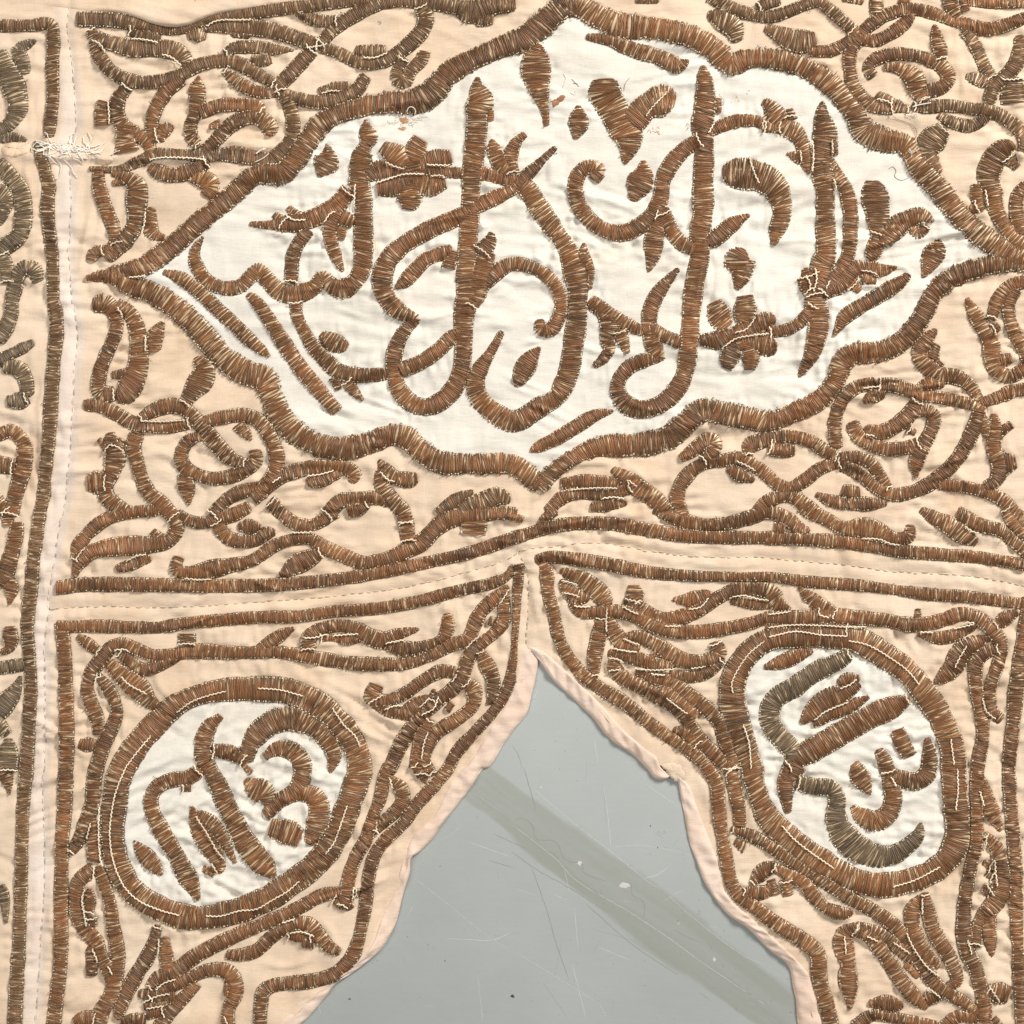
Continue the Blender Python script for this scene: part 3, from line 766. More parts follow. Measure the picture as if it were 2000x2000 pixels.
for pts, h, w in [([(1035, 985), (1062, 960), (1100, 945)], 4, 9), ([(1090, 915), (1150, 905), (1215, 908)], 4, 8), ([(1225, 912), (1250, 930), (1275, 965)], 3.5, 7), ([(920, 1035), (1000, 1010), (1060, 1012)], 3, 9),
                  ([(1110, 1045), (1200, 1050), (1280, 1066)], 2.5, 8), ([(900, 1110), (960, 1180), (985, 1290)], 3, 9), ([(1000, 1130), (1003, 1200), (1000, 1260)], 3, 6), ([(1040, 1110), (1046, 1180), (1062, 1250)], 2.5, 6),
                  ([(1050, 1150), (1085, 1152)], 2, 5), ([(1052, 1185), (1095, 1186)], 2, 5), ([(1060, 1225), (1100, 1228)], 2, 5), ([(140, 130), (190, 128), (230, 136)], 2.4, 6), ([(140, 205), (180, 200), (215, 204)], 2.4, 6), ([(150, 470), (185, 462), (215, 468)], 2.5, 7),
                  ([(560, 20), (610, 40), (650, 80)], 3, 9), ([(760, 470), (860, 430), (960, 420)], 3, 10), ([(820, 630), (900, 610), (960, 620)], 3, 9), ([(1080, 660), (1180, 690), (1260, 690)], 3, 9), ([(700, 560), (760, 580), (800, 640)], 3, 9),
                  ([(1180, 760), (1260, 800), (1330, 800)], 3, 9), ([(1560, 330), (1640, 360), (1690, 350)], 2.5, 8), ([(620, 420), (660, 390), (720, 360)], 3, 9), ([(700, 240), (760, 210), (860, 200)], 3, 8), ([(1490, 480), (1560, 470), (1620, 480)], 2.5, 8), ([(1000, 130), (1040, 110), (1060, 60)], 2.5, 8),
                  ([(1690, 520), (1772, 530), (1775, 590)], 2.5, 5), ([(1840, 860), (1870, 930), (1900, 950)], 3, 8), ([(1730, 1170), (1760, 1230), (1800, 1300)], 3, 9), ([(1210, 1330), (1300, 1360), (1370, 1420)], 3.5, 9), ([(1080, 1320), (1150, 1390), (1230, 1440)], 2.5, 7),
                  ([(1580, 1770), (1640, 1790), (1700, 1850)], 3, 9), ([(1880, 1690), (1920, 1760), (1950, 1840)], 3, 9), ([(620, 1790), (650, 1830), (660, 1870)], 2.5, 8), ([(500, 1880), (560, 1890), (620, 1870)], 3, 9), ([(700, 1590), (720, 1630), (705, 1680)], 2.5, 7), ([(300, 1290), (310, 1340), (340, 1370)], 2.5, 7)]:
    crease(pts, h * 1.7, w * 1.05)
a0 = np.arctan2(gy - 1055, gx - 1030)                  # gathers running into the corner where the three panels meet
H += 1.6 * np.sin(a0 * 17 + 1.2 * np.sin(a0 * 5)) * np.exp(-np.hypot(gx - 1030, gy - 1055) / 70) * np.clip(np.hypot(gx - 1030, gy - 1055) / 25, 0, 1)
H += 7 * bump(560, 325, 120, 16, -0.12) + 6 * bump(430, 12, 220, 26, -0.12) - 3 * bump(400, 62, 160, 12, -0.05)
H += 5 * bump(1330, 905, 130, 22, -.15) - 4 * bump(1080, 940, 110, 14, .35) + 4 * bump(1020, 1010, 60, 10, 0)
H += 3 * bump(1180, 905, 30, 8, 0.6) + 6 * bump(300, 312, 170, 7, .03) - 3 * bump(300, 326, 170, 6, .03)
for ln, dep, wd in ((s1, 2.0, 5), (s2, 1.8, 5), (s3, 1.8, 4)):          # seams draw the cloth in
    m = np.ones((N, N), bool); d = np.full((N, N), 1e9)
    lo = ln.min(0) - 40; hi = ln.max(0) + 40
    m = (gx > lo[0]) & (gx < hi[0]) & (gy > lo[1]) & (gy < hi[1])
    d[m] = nearest(ln[::2], gx[m], gy[m])[0]
    H += -dep * np.exp(-(d / wd)**2) + 1.5 * np.exp(-((d - 15) / 9)**2)
    if ln is s1: DS1 = np.where(gx < np.interp(gy, ln[:, 1], ln[:, 0]), -d, d)
H = np.maximum(H, -6.0) + 8.5
def hz(x, y):
    u = np.clip((np.asarray(x) - LO) / G, 0, N - 1.001); v = np.clip((np.asarray(y) - LO) / G, 0, N - 1.001)
    i = v.astype(int); j = u.astype(int); fu = u - j; fv = v - i
    return (H[i, j] * (1 - fu) + H[i, j + 1] * fu) * (1 - fv) + (H[i + 1, j] * (1 - fu) + H[i + 1, j + 1] * fu) * fv

# ------------------------------------------------------------------ mesh helpers
def mesh(name, V, F, mat, col=None, smooth=True, parent=None, kind=None):
    """V in px (x, y, z up) -> metres; F (n,3) or (n,4)"""
    V = np.asarray(V, float); F = np.asarray(F, np.int32)
    me = bpy.data.meshes.new(name); nv, nf, k = len(V), len(F), F.shape[1]
    me.vertices.add(nv); co = np.empty((nv, 3), np.float32)
    co[:, 0] = (V[:, 0] - 1000) * U; co[:, 1] = (1000 - V[:, 1]) * U; co[:, 2] = V[:, 2] * U
    me.vertices.foreach_set('co', co.ravel())
    me.loops.add(nf * k); me.loops.foreach_set('vertex_index', F[:, ::-1].ravel())
    me.polygons.add(nf); me.polygons.foreach_set('loop_start', np.arange(0, nf * k, k, dtype=np.int32))
    me.polygons.foreach_set('loop_total', np.full(nf, k, np.int32))
    if smooth: me.polygons.foreach_set('use_smooth', np.ones(nf, bool))
    if col is not None:
        at = me.color_attributes.new('tint', 'FLOAT_COLOR', 'POINT')
        c4 = np.ones((nv, 4), np.float32); c4[:, :3] = col; at.data.foreach_set('color', c4.ravel())
    me.update(calc_edges=True); me.materials.append(mat)
    o = bpy.data.objects.new(name, me); sc.collection.objects.link(o)
    if parent: o.parent = parent
    if kind: o['kind'] = kind
    return o
class Acc:
    def __init__(s): s.V = []; s.F = []; s.C = []; s.n = 0
    def add(s, V, F, C):
        V = np.asarray(V, float).reshape(-1, 3); s.V.append(V); s.F.append(np.asarray(F).reshape(-1, 4) + s.n)
        C = np.asarray(C, float); s.C.append(np.broadcast_to(C, (len(V), 3))); s.n += len(V)
    def tube(s, P, r, col, sides=5):
        P = np.asarray(P, float); n = len(P)
        t = np.gradient(P, axis=0); t /= np.maximum(np.linalg.norm(t, axis=1), 1e-6)[:, None]
        up = np.array([0.01, 0.02, 1.0]); a = np.cross(t, up); a /= np.maximum(np.linalg.norm(a, axis=1), 1e-4)[:, None]
        b = np.cross(a, t); r = np.broadcast_to(np.asarray(r, float), (n,))
        th = np.arange(sides) * 2 * math.pi / sides
        V = P[:, None] + (a[:, None] * np.cos(th)[None, :, None] + b[:, None] * np.sin(th)[None, :, None]) * r[:, None, None]
        i = np.arange(n - 1)[:, None] * sides; j = np.arange(sides)[None]; k = (j + 1) % sides
        F = np.stack([i + j, i + k, i + sides + k, i + sides + j], -1)
        s.add(V.reshape(-1, 3), F.reshape(-1, 4), col)
    def make(s, name, mat, parent=None, kind=None):
        return mesh(name, np.vstack(s.V), np.vstack(s.F), mat, np.vstack(s.C), True, parent, kind)

# ------------------------------------------------------------------ materials
def material(name):
    m = bpy.data.materials.new(name); m.use_nodes = True; nt = m.node_tree
    return m, nt, nt.nodes, nt.links, nt.nodes['Principled BSDF']
def noise(nd, ln, co, scale, detail=4, rough=.55, dist=0):
    n = nd.new('ShaderNodeTexNoise'); n.inputs['Scale'].default_value = scale; n.inputs['Detail'].default_value = detail
    n.inputs['Roughness'].default_value = rough; n.inputs['Distortion'].default_value = dist
    if co is not None: ln.new(co, n.inputs['Vector'])
    return n.outputs[0]
def ramp(nd, ln, fac, stops):
    r = nd.new('ShaderNodeValToRGB'); e = r.color_ramp.elements
    while len(e) < len(stops): e.new(.5)
    for q, (p, c) in zip(e, stops): q.position = p; q.color = (*c, 1)
    ln.new(fac, r.inputs[0]); return r.outputs[0]
def mix(nd, ln, fac, a, b, mode='MIX'):
    m = nd.new('ShaderNodeMix'); m.data_type = 'RGBA'; m.blend_type = mode
    for s, v in ((m.inputs[0], fac), (m.inputs[6], a), (m.inputs[7], b)):
        if hasattr(v, 'is_output'): ln.new(v, s)
        else: s.default_value = v if isinstance(v, (int, float)) else (*v, 1)
    return m.outputs[2]
def scaled(nd, ln, co, sx, sy, rot=0):
    m = nd.new('ShaderNodeMapping'); m.inputs['Scale'].default_value = (sx, sy, 1); m.inputs['Rotation'].default_value = (0, 0, rot)
    ln.new(co, m.inputs[0]); return m.outputs[0]
def bumpn(nd, ln, h, dist, strength=1.0, prev=None):
    b = nd.new('ShaderNodeBump'); b.inputs['Distance'].default_value = dist; b.inputs['Strength'].default_value = strength
    ln.new(h, b.inputs['Height'])
    if prev is not None: ln.new(prev, b.inputs['Normal'])
    return b.outputs[0]

def cloth_mat(name, base, pale, stain):
    m, nt, nd, ln, bs = material(name)
    co = nd.new('ShaderNodeTexCoord').outputs['Object']
    at = nd.new('ShaderNodeAttribute'); at.attribute_name = 'tint'
    c = ramp(nd, ln, noise(nd, ln, co, 9, 5, .6), [(.3, base), (.72, pale)])
    s = ramp(nd, ln, noise(nd, ln, co, 16, 6, .65, .6), [(.52, (0, 0, 0)), (.78, (1, 1, 1))])
    sv = nd.new('ShaderNodeMath'); sv.operation = 'MULTIPLY'; sv.inputs[1].default_value = .6; ln.new(s, sv.inputs[0])
    c = mix(nd, ln, sv.outputs[0], c, stain)
    warp = noise(nd, ln, scaled(nd, ln, co, 1, .04), 1500, 2, .7); weft = noise(nd, ln, scaled(nd, ln, co, .04, 1), 1500, 2, .7)
    w = mix(nd, ln, .5, warp, weft)
    wr = ramp(nd, ln, w, [(.3, (.90, .89, .87)), (.7, (1.05, 1.05, 1.05))])
    c = mix(nd, ln, 1.0, c, wr, 'MULTIPLY')
    c = mix(nd, ln, 1.0, c, at.outputs['Color'], 'MULTIPLY')
    ln.new(c, bs.inputs['Base Color']); bs.inputs['Roughness'].default_value = .85
    bs.inputs['Specular IOR Level'].default_value = .2
    bs.inputs['Sheen Weight'].default_value = .15; bs.inputs['Sheen Roughness'].default_value = .5
    n1 = bumpn(nd, ln, noise(nd, ln, scaled(nd, ln, co, 1, 3.2), 70, 5, .6, .4), .0009, .55)
    ln.new(bumpn(nd, ln, w, .0003, .45, n1), bs.inputs['Normal'])
    return m
TAN = cloth_mat('peach_cotton', (.74, .545, .375), (.82, .655, .495), (.64, .43, .265))
WHT = cloth_mat('white_cotton', (.785, .715, .605), (.84, .785, .695), (.74, .645, .50))
PNK = cloth_mat('pink_binding_cotton', (.80, .59, .455), (.86, .69, .57), (.74, .50, .36))

def thread_mat(name, rough, metal, spec):
    m, nt, nd, ln, bs = material(name)
    at = nd.new('ShaderNodeAttribute'); at.attribute_name = 'tint'
    co = nd.new('ShaderNodeTexCoord').outputs['Object']
    v = ramp(nd, ln, noise(nd, ln, co, 900, 3, .7), [(.3, (.78, .76, .74)), (.7, (1.18, 1.18, 1.18))])
    ln.new(mix(nd, ln, 1.0, at.outputs['Color'], v, 'MULTIPLY'), bs.inputs['Base Color'])
    bs.inputs['Roughness'].default_value = rough; bs.inputs['Metallic'].default_value = metal
    bs.inputs['Specular IOR Level'].default_value = spec
    return m
METAL = thread_mat('tarnished_metal_thread', .46, .12, .42)
COTTON = thread_mat('cotton_thread', .8, 0, .25)

# ------------------------------------------------------------------ the table under the cloth
def table_mat():
    m, nt, nd, ln, bs = material('grey_painted_board')
    co = nd.new('ShaderNodeTexCoord').outputs['Object']
    c = ramp(nd, ln, noise(nd, ln, co, 5, 5, .6), [(.3, (.44, .458, .43)), (.7, (.505, .522, .492))])
    # two broad worn brush marks of greener paint, running down to the right, each with its own edge
    rot = nd.new('ShaderNodeMapping'); rot.vector_type = 'POINT'
    rot.inputs['Rotation'].default_value = (0, 0, math.radians(36.5)); ln.new(co, rot.inputs[0])
    wob = nd.new('ShaderNodeVectorMath'); wob.operation = 'MULTIPLY_ADD'
    nn = nd.new('ShaderNodeTexNoise'); nn.inputs['Scale'].default_value = 26; nn.inputs['Detail'].default_value = 5
    ln.new(scaled(nd, ln, rot.outputs[0], .25, 1), nn.inputs['Vector'])
    ln.new(nn.outputs[1], wob.inputs[0]); wob.inputs[1].default_value = (.036, .036, 0); ln.new(rot.outputs[0], wob.inputs[2])
    sp = nd.new('ShaderNodeSeparateXYZ'); ln.new(wob.outputs[0], sp.inputs[0])
    brush = noise(nd, ln, scaled(nd, ln, rot.outputs[0], .12, 1), 60, 5, .65)
    def band(lo, hi, soft, amt):
        a = nd.new('ShaderNodeMapRange'); a.inputs[1].default_value = lo; a.inputs[2].default_value = lo + soft
        b = nd.new('ShaderNodeMapRange'); b.inputs[1].default_value = hi; b.inputs[2].default_value = hi - soft
        ln.new(sp.outputs[1], a.inputs[0]); ln.new(sp.outputs[1], b.inputs[0])
        k = nd.new('ShaderNodeMath'); k.operation = 'MULTIPLY'; ln.new(a.outputs[0], k.inputs[0]); ln.new(b.outputs[0], k.inputs[1])
        q = nd.new('ShaderNodeMath'); q.operation = 'MULTIPLY'; q.inputs[1].default_value = amt; ln.new(k.outputs[0], q.inputs[0])
        g = nd.new('ShaderNodeMapRange'); g.inputs[1].default_value = .3; g.inputs[2].default_value = .7; g.inputs[3].default_value = .45; g.inputs[4].default_value = 1.1
        ln.new(brush, g.inputs[0]); u = nd.new('ShaderNodeMath'); u.operation = 'MULTIPLY'; ln.new(q.outputs[0], u.inputs[0]); ln.new(g.outputs[0], u.inputs[1])
        return u.outputs[0]
    for a in BANDS: c = mix(nd, ln, band(*a), c, (.335, .345, .285))
    st = ramp(nd, ln, noise(nd, ln, scaled(nd, ln, co, 1, 14, .25), 28, 4, .7), [(.35, (.985, .985, .985)), (.7, (1.01, 1.01, 1.01))])
    c = mix(nd, ln, 1.0, c, st, 'MULTIPLY')
    sp2 = ramp(nd, ln, noise(nd, ln, co, 420, 2, .5), [(.24, (.55, .55, .55)), (.29, (1, 1, 1))])
    c = mix(nd, ln, 1.0, c, sp2, 'MULTIPLY')
    ln.new(c, bs.inputs['Base Color']); bs.inputs['Roughness'].default_value = .5; bs.inputs['Specular IOR Level'].default_value = .35
    ln.new(bumpn(nd, ln, noise(nd, ln, co, 60, 5, .6), .0008, .25), bs.inputs['Normal'])
    return m
def rotv(px, py):
    x, y = W(px, py); a = math.radians(36.5); return x * math.sin(a) + y * math.cos(a)
BANDS = [(rotv(*T(2, 3, '0 600')[0]) + .018, rotv(*T(2, 3, '0 90')[0]) + .018, .004, .60), (rotv(*T(2, 3, '0 600')[0]) + .018, rotv(*T(2, 3, '0 400')[0]) + .018, .003, .45), (rotv(*T(2, 3, '0 300')[0]) + .018, rotv(*T(2, 3, '0 100')[0]) + .018, .003, .28)]
Z0 = 0.0
tb = mesh('table_top', [(-3000, -3000, 0), (5000, -3000, 0), (5000, 5000, 0), (-3000, 5000, 0),
                        (-3000, -3000, -60), (5000, -3000, -60), (5000, 5000, -60), (-3000, 5000, -60)],
          [(3, 2, 1, 0), (4, 5, 6, 7), (0, 1, 5, 4), (1, 2, 6, 5), (2, 3, 7, 6), (3, 0, 4, 7)], table_mat(), smooth=False)
tb.data.flip_normals() if tb.data.polygons[0].normal.z < 0 else None
tb['kind'] = 'structure'
def flat(name, rough=.6):
    m, nt, nd, ln, bs = material(name); at = nd.new('ShaderNodeAttribute'); at.attribute_name = 'tint'
    ln.new(at.outputs['Color'], bs.inputs['Base Color']); bs.inputs['Roughness'].default_value = rough; return m
MARK = flat('scratched_paint')
def ribbon(acc, P, w, col, z=.12, jit=.6):
    Q = catmull(np.array(P, float), 5.0)[:, :2]; Q = Q + rng.normal(0, jit, Q.shape) * .5
    t = tangents(np.c_[Q, Q[:, :1]]); n = np.stack([-t[:, 1], t[:, 0]], 1); k = len(Q)
    ww = w * (.55 + .45 * rng.random(k)) * np.clip(np.minimum(np.arange(k), np.arange(k)[::-1]) / 3 + .15, 0, 1)
    V = np.concatenate([np.c_[Q + n * ww[:, None] / 2, np.full(k, z)], np.c_[Q - n * ww[:, None] / 2, np.full(k, z)]])
    i = np.arange(k - 1); acc.add(V, np.stack([i, i + 1, i + 1 + k, i + k], 1), col)
sa = Acc(); LT = (.58, .59, .57); DK = (.30, .305, .275)
for s in ['150 150,480 430,780 660,1000 840,1120 930', '1180 970,1500 1240,1750 1420,1932 1500', '0 430,170 560,330 690,460 830,640 960', '640 950,900 1100,1130 1250,1420 1460,1580 1570,1932 1800',
          '-760 820,-500 1020,-200 1260,0 1390', '0 1380,300 1560,650 1780', '640 1350,900 1460', '690 120,720 330,750 620', '740 600,1000 590,1380 665', '980 840,1100 810,1190 740', '1110 800,1150 745',
          '300 950,420 1000', '470 1050,500 1380', '390 740,440 960', '450 1470,510 1700,560 1900', '650 1760,720 1900', '0 910,200 970', '890 570,980 572', '1470 1200,1580 1215',
          '-300 180,-60 350', '-330 560,0 680', '-740 1030,-790 1130', '-500 1290,-140 1300,0 1240', '-260 1560,-220 1932', '1000 120,1280 310', '210 200,170 250']:
    ribbon(sa, T(2, 3, s), rng.uniform(.6, 1.35), LT)
for s in ['200 1320,120 1550', '620 1660,740 1670', '620 1700,655 1932', '100 1410,0 1500']: ribbon(sa, T(2, 2, s), 1.3, LT)
for s in ['90 0,130 140,180 320', '150 760,270 1100,330 1320,430 1600', '20 400,60 380,150 430,185 540,300 550,345 580,390 680,460 715,530 720,540 790,620 830,720 860', '900 880,910 960,990 1010,1000 1110,980 1150',
          '260 640,310 645,350 690', '680 900,670 960', '1230 1230,1320 1280,1420 1320', '1480 1310,1520 1390', '0 640,200 780,420 900,700 1080', '560 1030,900 1330,1260 1570', '-140 500,100 610', '-180 700,20 760',
          '1640 1600,1780 1700,1932 1790', '1420 1700,1500 1760', '880 735,920 745']:
    ribbon(sa, T(2, 3, s), 1.5, DK, .16)
for s in ['0 1760,50 1840,75 1932', '130 1430,180 1410']: ribbon(sa, T(2, 2, s), 1.1, DK, .16)
for s in ['1040 435,1052 440,1048 452,1038 448,1040 435', '1100 500,1112 470,1122 505', '1104 492,1120 490', '1140 510,1142 480,1160 482,1158 498,1142 500', '1080 495,1140 530', '1395 1080,1425 1080,1420 1095,1405 1105,1428 1108', '1280 645,1300 640,1295 665,1282 660']:
    ribbon(sa, T(2, 3, s), 1.0, (.30, .31, .30), .16, .1)
rs = np.random.default_rng(31)
for _ in range(70):                                    # hair scratches all over the paint
    x, y = rs.uniform(560, 1560), rs.uniform(1300, 2080); a = rs.choice([-.1, .6, 1.4, -.9]) + rs.normal(0, .25); L = rs.exponential(28) + 8
    ribbon(sa, [(x, y), (x + L * .5 * math.cos(a), y + L * .5 * math.sin(a) + rs.normal(0, 1)), (x + L * math.cos(a), y + L * math.sin(a))], rs.uniform(.35, .7), (.58, .59, .57) if rs.random() < .65 else (.33, .34, .32), .10, .2)
sa.make('scratches', MARK, tb, 'stuff')
def blob(name, cx, cy, rx, ry, col, seed, z=.4, parent=tb):
    r = np.random.default_rng(seed); k = 22; th = np.arange(k) * 2 * math.pi / k
    rad = 1 + .3 * r.standard_normal(k); rad = np.clip((np.roll(rad, 1) + rad * 3 + np.roll(rad, -1)) / 5, .4, 1.8)
    o = np.c_[cx + rx * rad * np.cos(th), cy + ry * rad * np.sin(th), np.full(k, .05)]
    q = np.c_[cx + rx * .8 * rad * np.cos(th), cy + ry * .8 * rad * np.sin(th), np.full(k, z)]
    V = np.vstack([o, q, [(cx, cy, z)], [(cx, cy, z)]]); i = np.arange(k); j = (i + 1) % k
    F = np.vstack([np.stack([i, j, j + k, i + k], 1), np.stack([i + k, j + k, np.full(k, 2 * k), np.full(k, 2 * k)], 1)[:, :4]])
    F4 = np.vstack([F[:k]]); me = mesh(name, V, F4, MARK, np.array(col), False, parent)
    F3 = F[k:, :3]; me2 = bpy.data.meshes.new(name)
    vv = [((a - 1000) * U, (1000 - b) * U, c * U) for a, b, c in V]
    me2.from_pydata(vv, [], [tuple(int(t) for t in f[::-1]) for f in F4] + [tuple(int(t) for t in f[::-1]) for f in F3])
    at = me2.color_attributes.new('tint', 'FLOAT_COLOR', 'POINT')
    at.data.foreach_set('color', np.tile(np.array([*col, 1], np.float32), len(V))); me2.materials.append(MARK); me.data = me2
    return me
for (x, y, rx, ry, c, sd) in [(T(2, 3, '850 890')[0] + (10, 5.5, (.60, .57, .54), 1)), (T(2, 3, '512 723')[0] + (4.5, 4, (.66, .58, .56), 2)), (T(2, 3, '1258 1182')[0] + (1.6, 3, (.62, .42, .30), 3)),
                              (T(2, 3, '5 1728')[0] + (3.5, 3.5, (.05, .05, .06), 4)), (T(1, 3, '705 1748')[0] + (2.4, 2, (.1, .1, .1), 5)), (T(1, 3, '1425 1460')[0] + (1.3, 1.6, (.2, .2, .2), 6)), (T(2, 3, '1530 1450')[0] + (3, 5, (.62, .56, .46), 7)),
                              (T(2, 3, '1048 440')[0] + (1.2, 1.2, (.1, .1, .1), 8)), (T(2, 3, '1102 604')[0] + (1.2, 1.5, (.15, .15, .15), 9)), (T(2, 3, '220 148')[0] + (1.3, 1.3, (.8, .8, .8), 10))]:
    blob('paint_chip', x, y, rx, ry, c, sd)

# ------------------------------------------------------------------ the curtain: panels of cloth
root = bpy.data.objects.new('embroidered_curtain', None); sc.collection.objects.link(root)
root['label'] = 'cream and peach cotton curtain embroidered with brown metal-thread calligraphy lying on grey board'
root['category'] = 'curtain'

def clip_grid(name, poly, cell, mat, lift=0.0, tint=None, puff=0.0):
    x0, y0 = np.maximum(poly.min(0) - cell, LO); x1, y1 = np.minimum(poly.max(0) + cell, HI)
    nx, ny = int((x1 - x0) / cell) + 1, int((y1 - y0) / cell) + 1
    X, Y = np.meshgrid(x0 + cell * np.arange(nx), y0 + cell * np.arange(ny))
    cxm, cym = X[:-1, :-1] + cell / 2, Y[:-1, :-1] + cell / 2
    keep = inside(poly, cxm, cym)
    ring = np.vstack([poly, poly[:1]])
    used = np.zeros(X.shape, bool)
    for a in (0, 1):
        for b in (0, 1): used[a:ny - 1 + a, b:nx - 1 + b] |= keep
    allk = np.ones(X.shape, bool); allk[:] = True
    full = np.zeros(X.shape, int)
    for a in (0, 1):
        for b in (0, 1): full[a:ny - 1 + a, b:nx - 1 + b] += keep
    bd = used & (full < 4)                                # verts on the ragged rim slide onto the outline
    bd[0, :] = bd[-1, :] = False; bd[:, 0] = bd[:, -1] = False
    d, qx, qy = nearest(ring, X[bd], Y[bd]); ok = d < cell * .95
    xb, yb = X[bd], Y[bd]; xb[ok] = qx[ok]; yb[ok] = qy[ok]; X[bd] = xb; Y[bd] = yb
    idx = -np.ones(X.shape, int); idx[used] = np.arange(used.sum())
    i, j = np.nonzero(keep)
    F = np.stack([idx[i, j], idx[i, j + 1], idx[i + 1, j + 1], idx[i + 1, j]], 1)
    x, y = X[used], Y[used]; z = hz(x, y) + lift
    c = np.ones((len(x), 3)) if tint is None else tint(x, y)
    return mesh(name, np.c_[x, y, z], F, mat, c, True, root)
def fade_seam(x, y):                                      # cloth along the long seam has faded to cream
    u = np.clip((x - LO) / G, 0, N - 1).astype(int); v = np.clip((y - LO) / G, 0, N - 1).astype(int)
    d = DS1[v, u]; k = np.clip(1 - np.maximum(np.abs(d + 9) - 13, 0) / 14, 0, 1)
    k *= np.clip((y - 0) / 200, .45, 1)
    return 1 + k[:, None] * np.array([.05, .13, .30])
P = {}
P['side'] = clip_grid('side_panel', POLY['side'], 5, TAN, tint=fade_seam)
P['main'] = clip_grid('main_panel', POLY['main'], 5, TAN, tint=fade_seam)
P['low_l'] = clip_grid('pointed_panel', POLY['low_l'], 5, TAN, tint=fade_seam)
P['low_r'] = clip_grid('pointed_panel', POLY['low_r'], 5, TAN)
P['cartouche'] = clip_grid('white_cartouche', POLY['cartouche'], 4, WHT, .8)
P['med_l'] = clip_grid('white_medallion', POLY['med_l'], 4, WHT, .8)
P['med_r'] = clip_grid('white_medallion', POLY['med_r'], 4, WHT, .8)

# folded plain edge lapping over the top of the vine
E0 = catmull(T(0, 0, '-900 150,-300 60,200 30,480 60,590 78,850 92,1000 135,1150 188,1330 212,1460 185,1560 140,1680 105,1850 80,2030 45,2250 10,2600 -60,3200 -200'), 5.0)
rowsn = 14; a = np.linspace(0, 1, rowsn)
Vf = []
for k, (ex, ey) in enumerate(E0[:, :2]):
    hh = 12 * math.exp(-((ex - 390) / 130)**2) + 3 * math.exp(-((ex - 250) / 120)**2) + .3
    yy = ey - 46 * (1 - a)
    prof = np.where(a < .88, hh * (1 - ((1 - a) / .88 * .55)**2 * 1.0), hh * np.sqrt(np.clip(1 - ((a - .88) / .12)**2, 0, 1)))
    if False: pass
    Vf.append(np.c_[np.full(rowsn, ex), yy, hz(np.full(rowsn, ex), yy) + np.maximum(prof * np.clip(a * 5, 0, 1), 0) + .25 * np.sin(ex * .09 + a * 4) * np.clip(a * 4, 0, 1) * min(1, hh) - 1.2 * (a == 0)])
Vf = np.array(Vf); n0 = len(Vf)
i, j = np.meshgrid(np.arange(n0 - 1), np.arange(rowsn - 1), indexing='ij'); b = i * rowsn + j
mesh('folded_edge', Vf.reshape(-1, 3), np.stack([b, b + rowsn, b + rowsn + 1, b + 1], -1).reshape(-1, 4), TAN, np.ones((n0 * rowsn, 3)), True, root)

# rolled pink binding round the pointed opening
def binding(outer, inner, seed, flip):
    r = np.random.default_rng(seed); n = len(outer); m = 15
    t = np.linspace(0, 1, m)
    def sm(k, s):
        f = r.standard_normal(n + 80); g = np.exp(-.5 * (np.arange(-40, 41) / s)**2); return k * np.convolve(f, g / np.sqrt((g**2).sum()), 'same')[40:-40]
    th = 5.0 + sm(.8, 9); wob = sm(1.6, 5); w1, w2 = sm(.9, 2.0), sm(1.1, 3.5)
    V = np.zeros((n, m + 3, 3))
    for k in range(n):
        o = outer[k] + (outer[k] - inner[k]) / max(np.hypot(*(outer[k] - inner[k])), 1) * wob[k] * .6
        p = inner[k] + (o - inner[k]) * t[:, None]
        zi = hz(inner[k][0], inner[k][1]); e = np.abs(2 * t - 1)
        z = zi * (1 - t) + 4.0 * t + th[k] * (1 - e**6.0) * .75 + w1[k] * np.sin(t * 6.5 + k * .13) + w2[k] * np.sin(t * 3 - k * .21)
        z[0] = zi - .8
        V[k, :m] = np.c_[p, np.maximum(z, 1.0)]; V[k, 0, 2] = zi - .8
        un = (o - inner[k]); un = un / max(np.hypot(*un), 1)
        V[k, m] = (*(o + un * 1.0), 2.4); V[k, m + 1] = (*(o + un * .6), .9); V[k, m + 2] = (*(o - un * 6), .4)
    mm = m + 3; i, j = np.meshgrid(np.arange(n - 1), np.arange(mm - 1), indexing='ij'); b = i * mm + j
    F = np.stack([b, b + mm, b + mm + 1, b + 1], -1).reshape(-1, 4)
    if flip: F = F[:, ::-1]
    return mesh('rolled_binding', V.reshape(-1, 3), F, PNK, np.ones((n * mm, 3)), True, root)
binding(hlo, hli, 3, True)
HR1o = T(2, 2, '197 1108,300 1250,450 1400,620 1560,750 1720,900 1830,1010 1932') + T(2, 3, '1030 20,1080 75,1130 86,1180 78,1200 55'); HR1i = T(2, 2, '112 1012,215 1040,400 1190,600 1380,700 1480,850 1650,1000 1780,1090 1850') + T(2, 3, '1120 -10,1150 20,1175 38,1195 45')
HR2o = T(2, 3, '1255 75,1268 130,1290 250,1330 480,1410 740,1500 930,1620 1090,1800 1230,1932 1370,2082 1485,2132 1700,2157 1932,2200 2400,2260 3200'); HR2i = T(2, 3, '1275 70,1340 140,1400 300,1450 430,1560 720,1620 950,1770 1100,1932 1240,2132 1430,2242 1560,2292 1750,2342 1932,2390 2400,2450 3200')
binding(resam(HR1o, 150), resam(HR1i, 150), 4, False); binding(resam(HR2o, 280), resam(HR2i, 280), 5, False)

